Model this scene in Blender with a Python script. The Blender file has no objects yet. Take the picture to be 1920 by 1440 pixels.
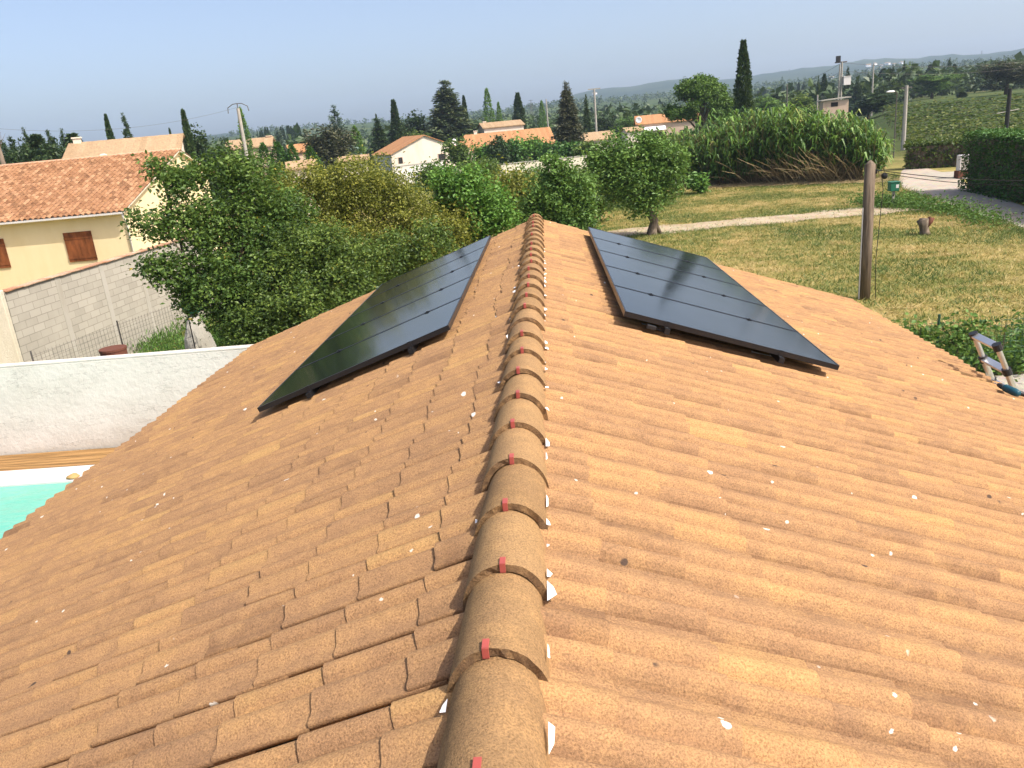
import bpy, math
import numpy as np
from mathutils import Vector, noise

R = math.radians
S = bpy.context.scene
COL = S.collection
rng = np.random.default_rng(7)

# ------------------------------------------------------------------ camera, sky, sun, exposure
EYE = 5.6                                    # eye height above the ground
F = 1497.0
p, r = R(17.8), R(5.35)
fw = np.array([0, math.cos(p), -math.sin(p)]); rt = np.array([1., 0, 0]); up = np.cross(rt, fw)
Rx = math.cos(r)*rt - math.sin(r)*up; Ux = math.cos(r)*up + math.sin(r)*rt
yw = R(3.7546)
Zr = np.array([[math.cos(yw), -math.sin(yw), 0], [math.sin(yw), math.cos(yw), 0], [0, 0, 1]])
fw, Rx, Ux = Zr@fw, Zr@Rx, Zr@Ux
cd = bpy.data.cameras.new('camera'); cam = bpy.data.objects.new('camera', cd); COL.objects.link(cam)
from mathutils import Matrix
cam.matrix_world = Matrix([[Rx[0], Ux[0], -fw[0], 0], [Rx[1], Ux[1], -fw[1], 0], [Rx[2], Ux[2], -fw[2], EYE], [0, 0, 0, 1]])
cd.sensor_width = 36; cd.lens = F*36/1920; cd.clip_start = .05; cd.clip_end = 20000
S.camera = cam

SUN_AZ, SUN_EL = 119, 50                     # azimuth clockwise from +Y
wd = bpy.data.worlds.new("World"); S.world = wd; wd.use_nodes = True
nt = wd.node_tree; bg = nt.nodes['Background']
sk = nt.nodes.new('ShaderNodeTexSky'); sk.sky_type = 'NISHITA'; sk.sun_disc = False
sk.sun_elevation = R(SUN_EL); sk.sun_rotation = R(SUN_AZ); sk.air_density = 0.65; sk.dust_density = 3.3; sk.ozone_density = 3.0
mxs = nt.nodes.new('ShaderNodeMix'); mxs.data_type = 'RGBA'; mxs.blend_type = 'MULTIPLY'; mxs.inputs[0].default_value = 1; mxs.inputs[7].default_value = (1.13, 1.0, .89, 1)
nt.links.new(sk.outputs[0], mxs.inputs[6]); nt.links.new(mxs.outputs[2], bg.inputs[0]); bg.inputs[1].default_value = .15
sd = bpy.data.lights.new('sun', 'SUN'); sd.energy = 3.1; sd.angle = R(.5); sd.color = (1, .95, .86)
so = bpy.data.objects.new('sun', sd); COL.objects.link(so)
a, e = R(SUN_AZ), R(SUN_EL)
SUN = Vector((math.cos(e)*math.sin(a), math.cos(e)*math.cos(a), math.sin(e)))
so.rotation_euler = SUN.to_track_quat('Z', 'Y').to_euler(); so.location = (30, 0, 60)
S.view_settings.view_transform = 'Standard'; S.view_settings.look = 'None'
S.view_settings.exposure = 0.90; S.view_settings.gamma = 1
S.cycles.volume_bounces = 2

# ------------------------------------------------------------------ placing helpers (photo pixel -> point in the place)
def ray(px, py): return fw*F + Rx*(px-960) + Ux*(720-py)
def onz(px, py, z=0.):
    d = ray(px, py); return d*((z-EYE)/d[2]) + np.array([0, 0, EYE])
def atd(px, py, dist):
    d = ray(px, py); return d*(dist/math.hypot(d[0], d[1])) + np.array([0, 0, EYE])
def ss(t): t = np.clip(t, 0, 1); return t*t*(3-2*t)
def terrain(x, y):
    x = np.asarray(x, float); y = np.asarray(y, float)
    d = np.hypot(x, y); az = np.degrees(np.arctan2(x, y))
    T = 32*ss((d-280)/1300)*(1+.10*np.sin(az*.35+.8)+.05*np.sin(az*.9))
    T = T - 1.8*ss((-6.8-x)/1.6)*ss((y-15.1)/1.6)*ss((60-y)/14)*ss((x+60)/20)
    T = T + 3.0*ss((d-74)/110)*ss((az-19)/5)*ss((75-az)/10)
    crest = np.interp(az, SKY_AZ, SKY_H, left=SKY_H[0], right=SKY_H[-1]) + 1.2*np.sin(az*5.3) + .8*np.sin(az*13.1+1)
    k = ss((d-1700)/1500)
    return T*(1-k) + crest*k
SKY_AZ, SKY_H = [], []
for px_, py_ in [(-300, 312), (0, 285), (250, 266), (500, 245), (660, 234), (880, 211), (1000, 203), (1025, 199), (1060, 183), (1120, 168), (1180, 164), (1250, 152), (1290, 148), (1350, 152), (1420, 142), (1500, 130), (1565, 124), (1620, 113), (1675, 111), (1708, 112), (1784, 103), (1828, 105), (1920, 93), (2200, 84)]:
    d_ = ray(px_, py_); SKY_AZ.append(math.degrees(math.atan2(d_[0], d_[1]))); SKY_H.append(EYE+3200*d_[2]/math.hypot(d_[0], d_[1]))
def gz(x, y): return float(terrain(x, y))

# ------------------------------------------------------------------ object helpers
def tag(o, label=None, cat=None, group=None, kind=None):
    if label: o['label'] = label
    if cat: o['category'] = cat
    if group: o['group'] = group
    if kind: o['kind'] = kind
    return o
def thing(name, loc, label, cat, group=None, rz=0):
    o = bpy.data.objects.new(name, None); COL.objects.link(o); o.empty_display_size = .2
    o.location = [float(v) for v in loc]; o.rotation_euler = (0, 0, rz)
    return tag(o, label, cat, group)
def origin(o):
    v = np.zeros(3)
    while o is not None: v = v + np.array(o.location); o = o.parent
    return v
def mesh(name, V, Fc, mat, smooth=False, tint=None):
    V = np.asarray(V, np.float32)
    me = bpy.data.meshes.new(name)
    if isinstance(Fc, np.ndarray):
        n, k = Fc.shape
        me.vertices.add(len(V)); me.vertices.foreach_set('co', V.ravel())
        me.loops.add(n*k); me.loops.foreach_set('vertex_index', Fc.astype(np.int32).ravel())
        me.polygons.add(n); me.polygons.foreach_set('loop_start', np.arange(0, n*k, k, dtype=np.int32))
        me.polygons.foreach_set('loop_total', np.full(n, k, np.int32))
        me.update(calc_edges=True)
    else:
        me.from_pydata([tuple(map(float, v)) for v in V], [], [tuple(map(int, f)) for f in Fc]); me.update()
        n = len(Fc)
    if smooth is True: me.polygons.foreach_set('use_smooth', np.ones(n, bool))
    elif smooth is not False: me.polygons.foreach_set('use_smooth', np.asarray(smooth, bool))
    else: me.polygons.foreach_set('use_smooth', np.zeros(n, bool))
    if tint is not None:
        at = me.attributes.new('tint', 'FLOAT', 'FACE'); at.data.foreach_set('value', np.asarray(tint, np.float32))
    me.materials.append(mat)
    return me
def obj(name, geo, mat, parent=None, loc=None, smooth=False, tint=None, bevel=0, local=False):
    """geo = (V, F) in world coordinates (or in the parent's frame with local=True)"""
    V, Fc = geo; V = np.asarray(V, float)
    if parent is not None and not local: V = V - origin(parent)
    if parent is None and loc is not None: V = V - np.asarray(loc, float)
    o = bpy.data.objects.new(name, mesh(name, V, Fc, mat, smooth, tint)); COL.objects.link(o)
    if parent is not None: o.parent = parent
    elif loc is not None: o.location = [float(v) for v in loc]
    if bevel:
        b = o.modifiers.new('bevel', 'BEVEL'); b.width = bevel; b.segments = 2; b.limit_method = 'ANGLE'
    return o
def copy_tree(o, parent=None):
    c = o.copy(); COL.objects.link(c)
    if parent is not None: c.parent = parent
    for ch in list(o.children): copy_tree(ch, c)
    return c
def join(*gs):
    Vs, Fs, n = [], [], 0
    for V, Fc in gs:
        Vs.append(np.asarray(V, float).reshape(-1, 3)); Fs += [[int(i)+n for i in f] for f in Fc]; n += len(Vs[-1])
    return np.vstack(Vs), Fs
def box(x0, x1, y0, y1, z0, z1):
    V = [(x, y, z) for z in (z0, z1) for y in (y0, y1) for x in (x0, x1)]
    return np.array(V, float), [(0, 2, 3, 1), (4, 5, 7, 6), (0, 1, 5, 4), (2, 6, 7, 3), (0, 4, 6, 2), (1, 3, 7, 5)]
def obox(c, ax, ay, az, sx, sy, sz):
    """box with centre c, axes ax ay az and full sizes"""
    V, Fc = box(-.5, .5, -.5, .5, -.5, .5)
    A = np.array([np.asarray(ax, float)*sx, np.asarray(ay, float)*sy, np.asarray(az, float)*sz])
    return V@A + np.asarray(c, float), Fc
def tube(P, rad, n=8, cap=True):
    P = np.asarray(P, float); rad = np.broadcast_to(np.asarray(rad, float), (len(P),))
    V, Fc = [], []
    prev = None
    for i in range(len(P)):
        t = P[min(i+1, len(P)-1)] - P[max(i-1, 0)]; t = t/(np.linalg.norm(t)+1e-9)
        if prev is None:
            u = np.cross(t, [0, 0, 1.]);
            if np.linalg.norm(u) < .1: u = np.cross(t, [1., 0, 0])
        else: u = prev - t*np.dot(prev, t)
        u = u/np.linalg.norm(u); prev = u; w = np.cross(t, u)
        for k in range(n):
            an = 2*math.pi*k/n; V.append(P[i] + rad[i]*(math.cos(an)*u + math.sin(an)*w))
    for i in range(len(P)-1):
        for k in range(n):
            k2 = (k+1) % n; Fc.append((i*n+k, i*n+k2, (i+1)*n+k2, (i+1)*n+k))
    if cap: Fc.append(tuple(range(n-1, -1, -1))); Fc.append(tuple((len(P)-1)*n+k for k in range(n)))
    return np.array(V), Fc
def sphere(c, rad, nu=10, nv=7):
    rad = np.broadcast_to(np.asarray(rad, float), (3,)); V = []
    for j in range(nv+1):
        th = math.pi*j/nv
        for i in range(nu):
            ph = 2*math.pi*i/nu; V.append(np.asarray(c)+rad*np.array([math.sin(th)*math.cos(ph), math.sin(th)*math.sin(ph), math.cos(th)]))
    Fc = [(j*nu+i, (j+1)*nu+i, (j+1)*nu+(i+1) % nu, j*nu+(i+1) % nu) for j in range(nv) for i in range(nu)]
    return np.array(V), Fc

# ------------------------------------------------------------------ materials
class NB:
    def __init__(s, name):
        s.m = bpy.data.materials.new(name); s.m.use_nodes = True; s.t = s.m.node_tree
        s.b = s.t.nodes['Principled BSDF']; s.out = s.t.nodes['Material Output']
        s.tc = s.t.nodes.new('ShaderNodeTexCoord')
    def n(s, typ, **kw):
        nd = s.t.nodes.new(typ)
        for k, v in kw.items():
            if k.startswith('_'): setattr(nd, k[1:], v)
            else:
                key = int(k[1:]) if k[0] == 'i' and k[1:].isdigit() else k
                nd.inputs[key].default_value = v
        return nd
    def l(s, a, b): s.t.links.new(a, b)
    def noise(s, scale, detail=4, rough=.6, vec=None):
        nd = s.n('ShaderNodeTexNoise', Scale=scale, Detail=detail, Roughness=rough)
        s.l(vec if vec is not None else s.tc.outputs['Object'], nd.inputs['Vector']); return nd.outputs['Fac']
    def vor(s, scale, vec=None, out='Distance'):
        nd = s.n('ShaderNodeTexVoronoi', Scale=scale); s.l(vec if vec is not None else s.tc.outputs['Object'], nd.inputs['Vector']); return nd.outputs[out]
    def map(s, sc=(1, 1, 1), rot=(0, 0, 0)):
        nd = s.n('ShaderNodeMapping'); nd.inputs['Scale'].default_value = sc; nd.inputs['Rotation'].default_value = rot
        s.l(s.tc.outputs['Object'], nd.inputs['Vector']); return nd.outputs[0]
    def ramp(s, fac, stops):
        nd = s.n('ShaderNodeValToRGB'); el = nd.color_ramp.elements
        while len(el) < len(stops): el.new(.5)
        for k, (q, c) in enumerate(stops):
            el[k].position = q; el[k].color = (*c, 1) if len(c) == 3 else c
        s.l(fac, nd.inputs[0]); return nd.outputs[0]
    def mix(s, fac, A, B, mode='MIX'):
        nd = s.n('ShaderNodeMix', _data_type='RGBA', _blend_type=mode)
        for v, i in ((fac, 0), (A, 6), (B, 7)):
            if isinstance(v, (int, float)): nd.inputs[i].default_value = v
            elif isinstance(v, tuple): nd.inputs[i].default_value = (*v, 1)
            else: s.l(v, nd.inputs[i])
        return nd.outputs[2]
    def mth(s, op, A, B=0.):
        nd = s.n('ShaderNodeMath', _operation=op)
        for v, i in ((A, 0), (B, 1)):
            if isinstance(v, (int, float)): nd.inputs[i].default_value = v
            else: s.l(v, nd.inputs[i])
        return nd.outputs[0]
    def attr(s): return s.n('ShaderNodeAttribute', _attribute_name='tint').outputs['Fac']
    def step(s, v, a, b):
        nd = s.n('ShaderNodeMapRange'); nd.inputs[1].default_value = a; nd.inputs[2].default_value = b; s.l(v, nd.inputs[0]); return nd.outputs[0]
    def bump(s, h, strength=.3, dist=.02):
        nd = s.n('ShaderNodeBump', Strength=strength, Distance=dist); s.l(h, nd.inputs['Height']); s.l(nd.outputs[0], s.b.inputs['Normal'])
    def done(s, col, rough=.8, metal=0, spec=.3):
        if isinstance(col, tuple): s.b.inputs['Base Color'].default_value = (*col, 1)
        else: s.l(col, s.b.inputs['Base Color'])
        s.b.inputs['Roughness'].default_value = rough; s.b.inputs['Metallic'].default_value = metal
        s.b.inputs['Specular IOR Level'].default_value = spec
        return s.m
def plain(name, c, rough=.6, metal=0, spec=.4, var=.25, sc=6):
    b = NB(name); nz = b.noise(sc, 5)
    col = b.mix(nz, tuple(x*(1-var) for x in c), tuple(min(1, x*(1+var)) for x in c))
    return b.done(col, rough, metal, spec)
def tile_mat(name, stops, speck=60, spots=True):
    b = NB(name); at = b.attr()
    at = b.mth('ADD', at, b.mth('MULTIPLY', b.mth('SUBTRACT', b.noise(7, 5, .65), .5), .75))
    col = b.ramp(at, stops)
    big = b.noise(1.3, 4); col = b.mix(b.step(big, .35, .7), col, b.mix(.35, col, (.30, .18, .105)))
    mid = b.noise(9, 5, .7); col = b.mix(b.step(mid, .45, .8), col, b.mix(.4, col, (.60, .36, .15)))
    fine = b.noise(speck*2.9, 3, .75); col = b.mix(1., col, b.ramp(fine, [(.33, (.62, .57, .52)), (.5, (.98, .98, .98)), (.68, (1.34, 1.29, 1.18))]), 'MULTIPLY')
    vd = b.vor(speck*1.1); col = b.mix(b.step(vd, .20, .08), col, b.mix(.5, col, (.12, .075, .05)))
    if spots:
        mk = b.noise(3.1, 2, .5)
        lich = b.mth('MULTIPLY', b.step(b.vor(11.), .17, .12), b.step(mk, .62, .66)); col = b.mix(lich, col, (.09, .06, .045))
        wv = b.n('ShaderNodeMapping'); wv.inputs['Location'].default_value = (3.3, 7.7, 1.2); b.l(b.tc.outputs['Object'], wv.inputs[0])
        wob = b.mth('ADD', b.vor(4.3, wv.outputs[0]), b.mth('MULTIPLY', b.mth('SUBTRACT', b.noise(38, 2), .5), .09))
        drop = b.mth('MULTIPLY', b.step(wob, .070, .058), b.step(b.noise(1.9, 2, .5, wv.outputs[0]), .46, .48)); col = b.mix(drop, col, (.72, .68, .60))
        wob2 = b.mth('ADD', b.vor(9.7, wv.outputs[0]), b.mth('MULTIPLY', b.mth('SUBTRACT', b.noise(70, 2), .5), .16))
        drop = b.mth('MULTIPLY', b.step(wob2, .075, .06), b.step(b.noise(1.1, 2, .5, wv.outputs[0]), .53, .55)); col = b.mix(b.mth('MULTIPLY', drop, .85), col, (.70, .66, .58))
    b.bump(b.mth('ADD', fine, b.mth('MULTIPLY', b.noise(30, 4), .8)), .45, .012)
    return b.done(col, .92, 0, .15)
def leaf_mat(name, stops, trans=.28):
    b = NB(name); at = b.attr()
    col = b.ramp(at, stops)
    b.done(col, .5, 0, .35)
    tr = b.n('ShaderNodeBsdfTranslucent'); b.l(b.mix(.5, col, (.22, .30, .03)), tr.inputs['Color'])
    mx = b.n('ShaderNodeMixShader'); mx.inputs[0].default_value = trans
    b.l(b.b.outputs[0], mx.inputs[1]); b.l(tr.outputs[0], mx.inputs[2]); b.l(mx.outputs[0], b.out.inputs[0])
    return b.m
def plaster(name, c, darken=.25, sc=4, bs=.35):
    b = NB(name); st = b.noise(1., 5, .65, b.map((1.2, 1.2, .35))); fine = b.noise(sc*12, 4)
    col = b.mix(b.step(st, .42, .75), c, tuple(x*(1-darken)*f for x, f in zip(c, (1, .97, .90))))  # streaky dirt tone
    col = b.mix(b.step(fine, .5, .8), col, b.mix(.2, col, (.3, .28, .24)))
    b.bump(b.mth('ADD', fine, b.noise(sc*3, 3)), bs, .02)
    return b.done(col, .95, 0, .1)

M = {}
M['tile'] = tile_mat('clay_tile', [(0, (0.208, 0.117, 0.0617)), (0.35, (0.306, 0.18, 0.094)), (0.6, (0.362, 0.212, 0.105)), (0.85, (0.414, 0.245, 0.108)), (1, (0.445, 0.273, 0.115))])
M['cap'] = tile_mat('clay_ridge', [(.08, (.13, .080, .042)), (.3, (.25, .155, .072)), (.9, (.33, .21, .10))], 62, False)
M['tile2'] = tile_mat('clay_canal', [(0, (.13, .06, .033)), (.3, (.22, .105, .055)), (.6, (.29, .15, .082)), (1, (.40, .24, .14))], 12, False)
M['clip'] = plain('red_clip', (.36, .075, .06), .45)
M['under'] = plain('white_underlay', (.8, .8, .8), .6, var=.1)
M['render'] = plaster('cream_render', (.80, .66, .40), .06, 4, .15)
def white_mat():
    b = NB('white_render'); st = b.noise(1., 6, .65, b.map((.5, .5, .9))); fine = b.noise(22, 5, .7)
    col = b.mix(b.step(st, .45, .72), (.68, .65, .59), (.54, .51, .45)); col = b.mix(b.step(fine, .55, .85), col, b.mix(.3, col, (.3, .28, .24)))
    w = b.map((.35, 1, 2.2)); dn = b.n('ShaderNodeTexNoise', Scale=1.1, Detail=6, Roughness=.62); b.l(w, dn.inputs['Vector'])
    ck = b.step(b.mth('ABSOLUTE', b.mth('SUBTRACT', dn.outputs['Fac'], .47)), .004, .0012); col = b.mix(b.mth('MULTIPLY', ck, .55), col, (.26, .24, .21))
    sp = b.n('ShaderNodeSeparateXYZ'); b.l(b.tc.outputs['Object'], sp.inputs[0]); low = b.mth('ADD', sp.outputs[2], b.mth('MULTIPLY', b.noise(2, 4), .35))
    col = b.mix(b.mth('MULTIPLY', b.step(low, .42, .2), .6), col, (.42, .37, .28)); top = b.mth('ADD', sp.outputs[2], b.mth('MULTIPLY', b.noise(3, 4), .12)); col = b.mix(b.mth('MULTIPLY', b.step(top, 1.96, 2.02), .2), col, (.55, .50, .40))
    b.bump(b.mth('ADD', b.mth('MULTIPLY', fine, .5), b.noise(7, 4)), .45, .03); return b.done(col, .95, 0, .1)
M['white'] = white_mat()
M['render2'] = plaster('rough_cream_render', (.72, .66, .52), .12, 5, .8)
M['housewhite'] = plaster('pale_render', (.74, .66, .55), .08, 2, .1)
M['pink'] = plaster('pink_render', (.60, .45, .34), .1, 2, .1)
M['frame'] = plain('black_frame', (.012, .012, .014), .35, 0, .5)
M['rail'] = plain('dark_rail', (.03, .03, .032), .4, .6)
M['alu'] = plain('aluminium', (.66, .66, .66), .32, .85, var=.08)
M['blackplastic'] = plain('black_plastic', (.02, .02, .022), .45)
M['teal'] = plain('teal_plastic', (.01, .07, .10), .45)
M['pvc'] = plain('white_pvc', (.66, .63, .60), .4, var=.06)
M['concrete'] = plaster('grey_concrete', (.43, .405, .35), .2, 3)
M['palepole'] = plain('pale_concrete', (.36, .335, .29), .8)
M['dark'] = plain('dark_opening', (.02, .018, .016), .8)
M['rust'] = plain('rust', (.13, .045, .025), .85, sc=20)
M['greenpaint'] = plain('green_paint', (.015, .13, .07), .5)
M['wire'] = plain('dark_wire', (.015, .015, .015), .6)
M['greenwire'] = plain('green_wire', (.02, .07, .04), .5)
M['greywire'] = plain('grey_wire', (.10, .09, .08), .6)
M['wall_tile'] = tile_mat('wall_top_tile', [(0, (.42, .20, .12)), (.5, (.52, .32, .22)), (1, (.62, .46, .34))], 14, False)
M['farroof'] = tile_mat('far_roof_tile', [(0, (.37, .175, .08)), (1, (.44, .23, .11))], 3, False)
M['palroof'] = tile_mat('pale_roof_tile', [(0, (.33, .24, .145)), (1, (.40, .30, .19))], 3, False)
def mk_wood(name, c, sc=(14, 14, .6)):
    b = NB(name); w = b.noise(1., 6, .65, b.map(sc)); k = b.noise(40, 3)
    col = b.mix(b.step(w, .38, .62), tuple(x*.42 for x in c), c); col = b.mix(b.step(k, .6, .8), col, b.mix(.4, col, (.05, .04, .03)))
    b.bump(w, .5, .02); return b.done(col, .85, 0, .15)
M['pole'] = mk_wood('weathered_pole', (.24, .185, .135), (18, 18, 1.1))
M['bark'] = mk_wood('bark', (.21, .165, .12), (6, 6, 1.5))
M['shutter'] = mk_wood('shutter_wood', (.26, .085, .028), (3, 3, .8))
M['deck'] = mk_wood('deck_wood', (.40, .23, .09), (.6, 14, 1))
def glass_mat():
    b = NB('solar_glass'); w = b.map((1, 1, 1))
    sx = b.n('ShaderNodeSeparateXYZ'); b.l(w, sx.inputs[0])
    ln = b.mth('ABSOLUTE', b.mth('SUBTRACT', b.mth('FRACT', b.mth('MULTIPLY', sx.outputs[0], 30.)), .5))
    cell = b.mth('ABSOLUTE', b.mth('SUBTRACT', b.mth('FRACT', b.mth('MULTIPLY', sx.outputs[1], 6.2)), .5))
    lines = b.mth('MAXIMUM', b.step(ln, .06, .02), b.step(cell, .02, .008))
    col = b.mix(b.mth('MULTIPLY', lines, .22), (.006, .007, .010), (.022, .024, .03))
    b.done(col, .10, 0, .5); b.l(b.mth('ADD', b.mth('MULTIPLY', b.noise(2.2, 4), .10), .05), b.b.inputs['Roughness'])
    return b.m
M['glass'] = glass_mat()
def water_mat():
    b = NB('pool_water'); w = b.noise(1.6, 4, .6, b.map((1, 2.2, 1))); b.bump(w, .6, .08)
    c = b.mix(b.step(b.noise(.5, 3), .3, .7), (.11, .42, .32), (.16, .49, .38))
    return b.done(c, .06, 0, .5)
M['water'] = water_mat()
def block_mat():
    b = NB('concrete_block'); m = b.n('ShaderNodeMapping'); m.inputs['Rotation'].default_value = (R(90), 0, 0)
    b.l(b.tc.outputs['Object'], m.inputs[0])
    sep = b.n('ShaderNodeSeparateXYZ'); b.l(b.tc.outputs['Object'], sep.inputs[0])
    cmb = b.n('ShaderNodeCombineXYZ'); b.l(sep.outputs[0], cmb.inputs[0]); b.l(sep.outputs[2], cmb.inputs[1])
    br = b.n('ShaderNodeTexBrick'); br.inputs['Scale'].default_value = 1; br.inputs['Brick Width'].default_value = .56; br.inputs['Row Height'].default_value = .25
    br.inputs['Mortar Size'].default_value = .012; br.inputs['Color1'].default_value = (.35, .325, .27, 1); br.inputs['Color2'].default_value = (.43, .40, .335, 1); br.inputs['Mortar'].default_value = (.25, .23, .19, 1)
    b.l(cmb.outputs[0], br.inputs['Vector'])
    st = b.noise(.8, 5, .65); col = b.mix(b.step(st, .45, .7), br.outputs['Color'], b.mix(.5, br.outputs['Color'], (.45, .42, .35)))
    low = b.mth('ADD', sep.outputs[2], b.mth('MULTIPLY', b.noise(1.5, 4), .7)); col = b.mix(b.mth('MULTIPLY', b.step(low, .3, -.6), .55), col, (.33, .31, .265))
    b.bump(br.outputs['Fac'], -.6, .02); return b.done(col, .95, 0, .1)
M['block'] = block_mat()
M['leafA'] = leaf_mat('leaf_dark', [(0, (0.031, 0.0691, 0.0144)), (0.55, (0.0862, 0.161, 0.0289)), (0.93, (0.173, 0.26, 0.0504)), (1, (0.62, 0.46, 0.0576))])
M['leafB'] = leaf_mat('leaf_olive', [(0, (0.0868, 0.104, 0.0174)), (0.5, (0.199, 0.217, 0.0347)), (0.9, (0.33, 0.312, 0.0507)), (1, (0.59, 0.512, 0.0725))])
M['leafC'] = leaf_mat('leaf_green', [(0, (0.0375, 0.0734, 0.0172)), (0.5, (0.0979, 0.162, 0.0316)), (0.93, (0.181, 0.249, 0.0431)), (1, (0.571, 0.499, 0.0574))])
M['leafD'] = leaf_mat('leaf_bright', [(0, (0.0484, 0.118, 0.0189)), (0.5, (0.11, 0.251, 0.038)), (1, (0.221, 0.383, 0.0759))])
M['leafF'] = leaf_mat('leaf_mulberry', [(0, (0.0486, 0.101, 0.0223)), (0.5, (0.113, 0.225, 0.0446)), (1, (0.211, 0.342, 0.0743))])
M['reed'] = leaf_mat('reed_leaf', [(0, (.04, .10, .018)), (.4, (.11, .22, .035)), (.75, (.21, .36, .06)), (1, (.42, .38, .14))])
M['cane'] = leaf_mat('dry_cane', [(0, (.10, .075, .03)), (.5, (.27, .19, .09)), (1, (.46, .36, .19))], .05)
M['conif'] = leaf_mat('conifer_dark', [(0, (0.0153, 0.0357, 0.0127)), (0.6, (0.0382, 0.0739, 0.0229)), (1, (0.0829, 0.128, 0.0357))], .1)
M['cedar'] = leaf_mat('cedar_needles', [(0, (0.035, 0.056, 0.028)), (0.6, (0.077, 0.112, 0.049)), (1, (0.168, 0.182, 0.07))], .1)
M['blue'] = leaf_mat('blue_cedar', [(0, (0.06, 0.096, 0.078)), (0.6, (0.12, 0.18, 0.144)), (1, (0.204, 0.264, 0.216))], .1)
M['pine'] = leaf_mat('pine_needles', [(0, (0.0345, 0.0747, 0.0138)), (0.6, (0.0978, 0.19, 0.0253)), (1, (0.172, 0.287, 0.046))], .15)
M['oak'] = leaf_mat('oak_leaf', [(0, (0.0325, 0.039, 0.0234)), (0.6, (0.091, 0.0975, 0.052)), (1, (0.182, 0.169, 0.091))], .1)
M['thuja'] = leaf_mat('thuja', [(0, (0.024, 0.072, 0.012)), (0.6, (0.06, 0.156, 0.024)), (1, (0.108, 0.228, 0.036))], .15)
M['vine'] = leaf_mat('vine_leaf', [(0, (0.0259, 0.0517, 0.0099)), (0.6, (0.0776, 0.129, 0.0248)), (1, (0.172, 0.182, 0.0413))])
M['grass'] = leaf_mat('grass_blade', [(0, (.06, .11, .02)), (.35, (.15, .19, .04)), (.6, (.36, .29, .09)), (1, (.58, .43, .19))], .2)
M['weed'] = leaf_mat('weed_leaf', [(0, (0.036, 0.096, 0.0144)), (0.6, (0.096, 0.204, 0.036)), (1, (0.18, 0.3, 0.06))])
def ground_mat():
    b = NB('ground'); geo = b.n('ShaderNodeNewGeometry'); P = geo.outputs['Position']
    nz = lambda s, d=5, rr=.6: b.noise(s, d, rr, P)
    near = b.ramp(nz(.35, 6, .7), [(.34, (.10, .13, .03)), (.5, (.20, .19, .055)), (.64, (.38, .29, .11))])
    near = b.mix(b.step(nz(6, 5, .7), .4, .7), near, b.mix(.55, near, (.46, .34, .15)))
    far = b.ramp(nz(.012, 6, .6), [(.35, (.035, .06, .02)), (.55, (.065, .09, .03)), (.66, (.13, .135, .05)), (.76, (.28, .23, .13))])
    far = b.mix(b.step(nz(.08, 4), .5, .7), far, b.mix(.6, far, (.03, .05, .016)))
    ln = b.n('ShaderNodeVectorMath', _operation='LENGTH'); b.l(P, ln.inputs[0])
    t = b.step(ln.outputs['Value'], 66, 90); col = b.mix(t, near, far)
    t2 = b.step(ln.outputs['Value'], 1500, 2300); col = b.mix(t2, col, b.mix(b.step(nz(.004, 6, .7), .42, .62), (.022, .036, .016), (.055, .07, .03)))
    b.bump(nz(9, 4), .5, .05); return b.done(col, .98, 0, .05)
M['ground'] = ground_mat()
def loose(name, c1, c2, sc):
    b = NB(name); col = b.mix(b.step(b.noise(sc, 6, .7), .35, .65), c1, c2); v = b.vor(sc*9, None, 'Color')
    col = b.mix(.2, col, v, 'MULTIPLY'); b.bump(b.noise(sc*10, 4), .4, .03); return b.done(col, .95, 0, .1)
M['road'] = loose('worn_asphalt', (.40, .345, .275), (.48, .42, .34), .5)
M['path'] = loose('gravel_path', (.38, .30, .19), (.50, .42, .30), .8)
M['gravel'] = loose('pale_gravel', (.36, .33, .27), (.48, .44, .37), 2.)
M['soil'] = loose('vineyard_soil', (.13, .115, .05), (.20, .16, .08), .3)
M['patio'] = loose('patio', (.42, .38, .33), (.50, .46, .40), 1.)

# ------------------------------------------------------------------ setting
def polar(d0, d1, n, name, label):
    ds = np.concatenate([[d0], np.geomspace(max(d0, 2.), d1, n)[(0 if d0 < 2 else 1):]])
    if d0 < 2: ds = np.unique(np.concatenate([ds, np.arange(13, 62, .9), np.arange(64, 260, 6)]))
    az = np.radians(np.concatenate([np.arange(-60, 60, .6), np.arange(60, 300, 6)]))
    D, A = np.meshgrid(ds, az, indexing='ij'); X, Y = D*np.sin(A), D*np.cos(A)
    V = np.stack([X, Y, terrain(X, Y)], -1).reshape(-1, 3); na = len(az)
    i, j = np.meshgrid(np.arange(len(ds)-1), np.arange(na), indexing='ij'); j2 = (j+1) % na
    Fc = np.stack([i*na+j, i*na+j2, (i+1)*na+j2, (i+1)*na+j], -1).reshape(-1, 4)[:, ::-1]
    return tag(obj(name, (V, Fc), M['ground'], smooth=True), label, 'ground', None, 'structure')
polar(0, 1500, 60, 'ground', 'dry mown meadow and fields of the valley floor')
polar(1500, 4300, 60, 'hills', 'wooded hills far across the valley')
def sheet(name, pts, z, mat, label, cat):
    V = np.array([(x, y, z+(gz(x, y) if name == 'vineyard_soil' else 0)) for x, y in pts]); return tag(obj(name, (V, [tuple(range(len(pts)))]), mat), label, cat, None, 'structure')
def ribbon(name, L, Rr, z, mat, label, cat):
    n = len(L); V = np.array([(x, y, z) for x, y in L] + [(x, y, z) for x, y in Rr])
    return tag(obj(name, (V, [(i, n+i, n+i+1, i+1) for i in range(n-1)]), mat), label, cat, None, 'structure')
xs = np.linspace(2.5, 19.5, 40)
wob = lambda s: .25*np.sin(xs*1.3+s)+.18*np.sin(xs*3.1+2*s)
yc = 40.9 + .12*(xs-4)*.3
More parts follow.
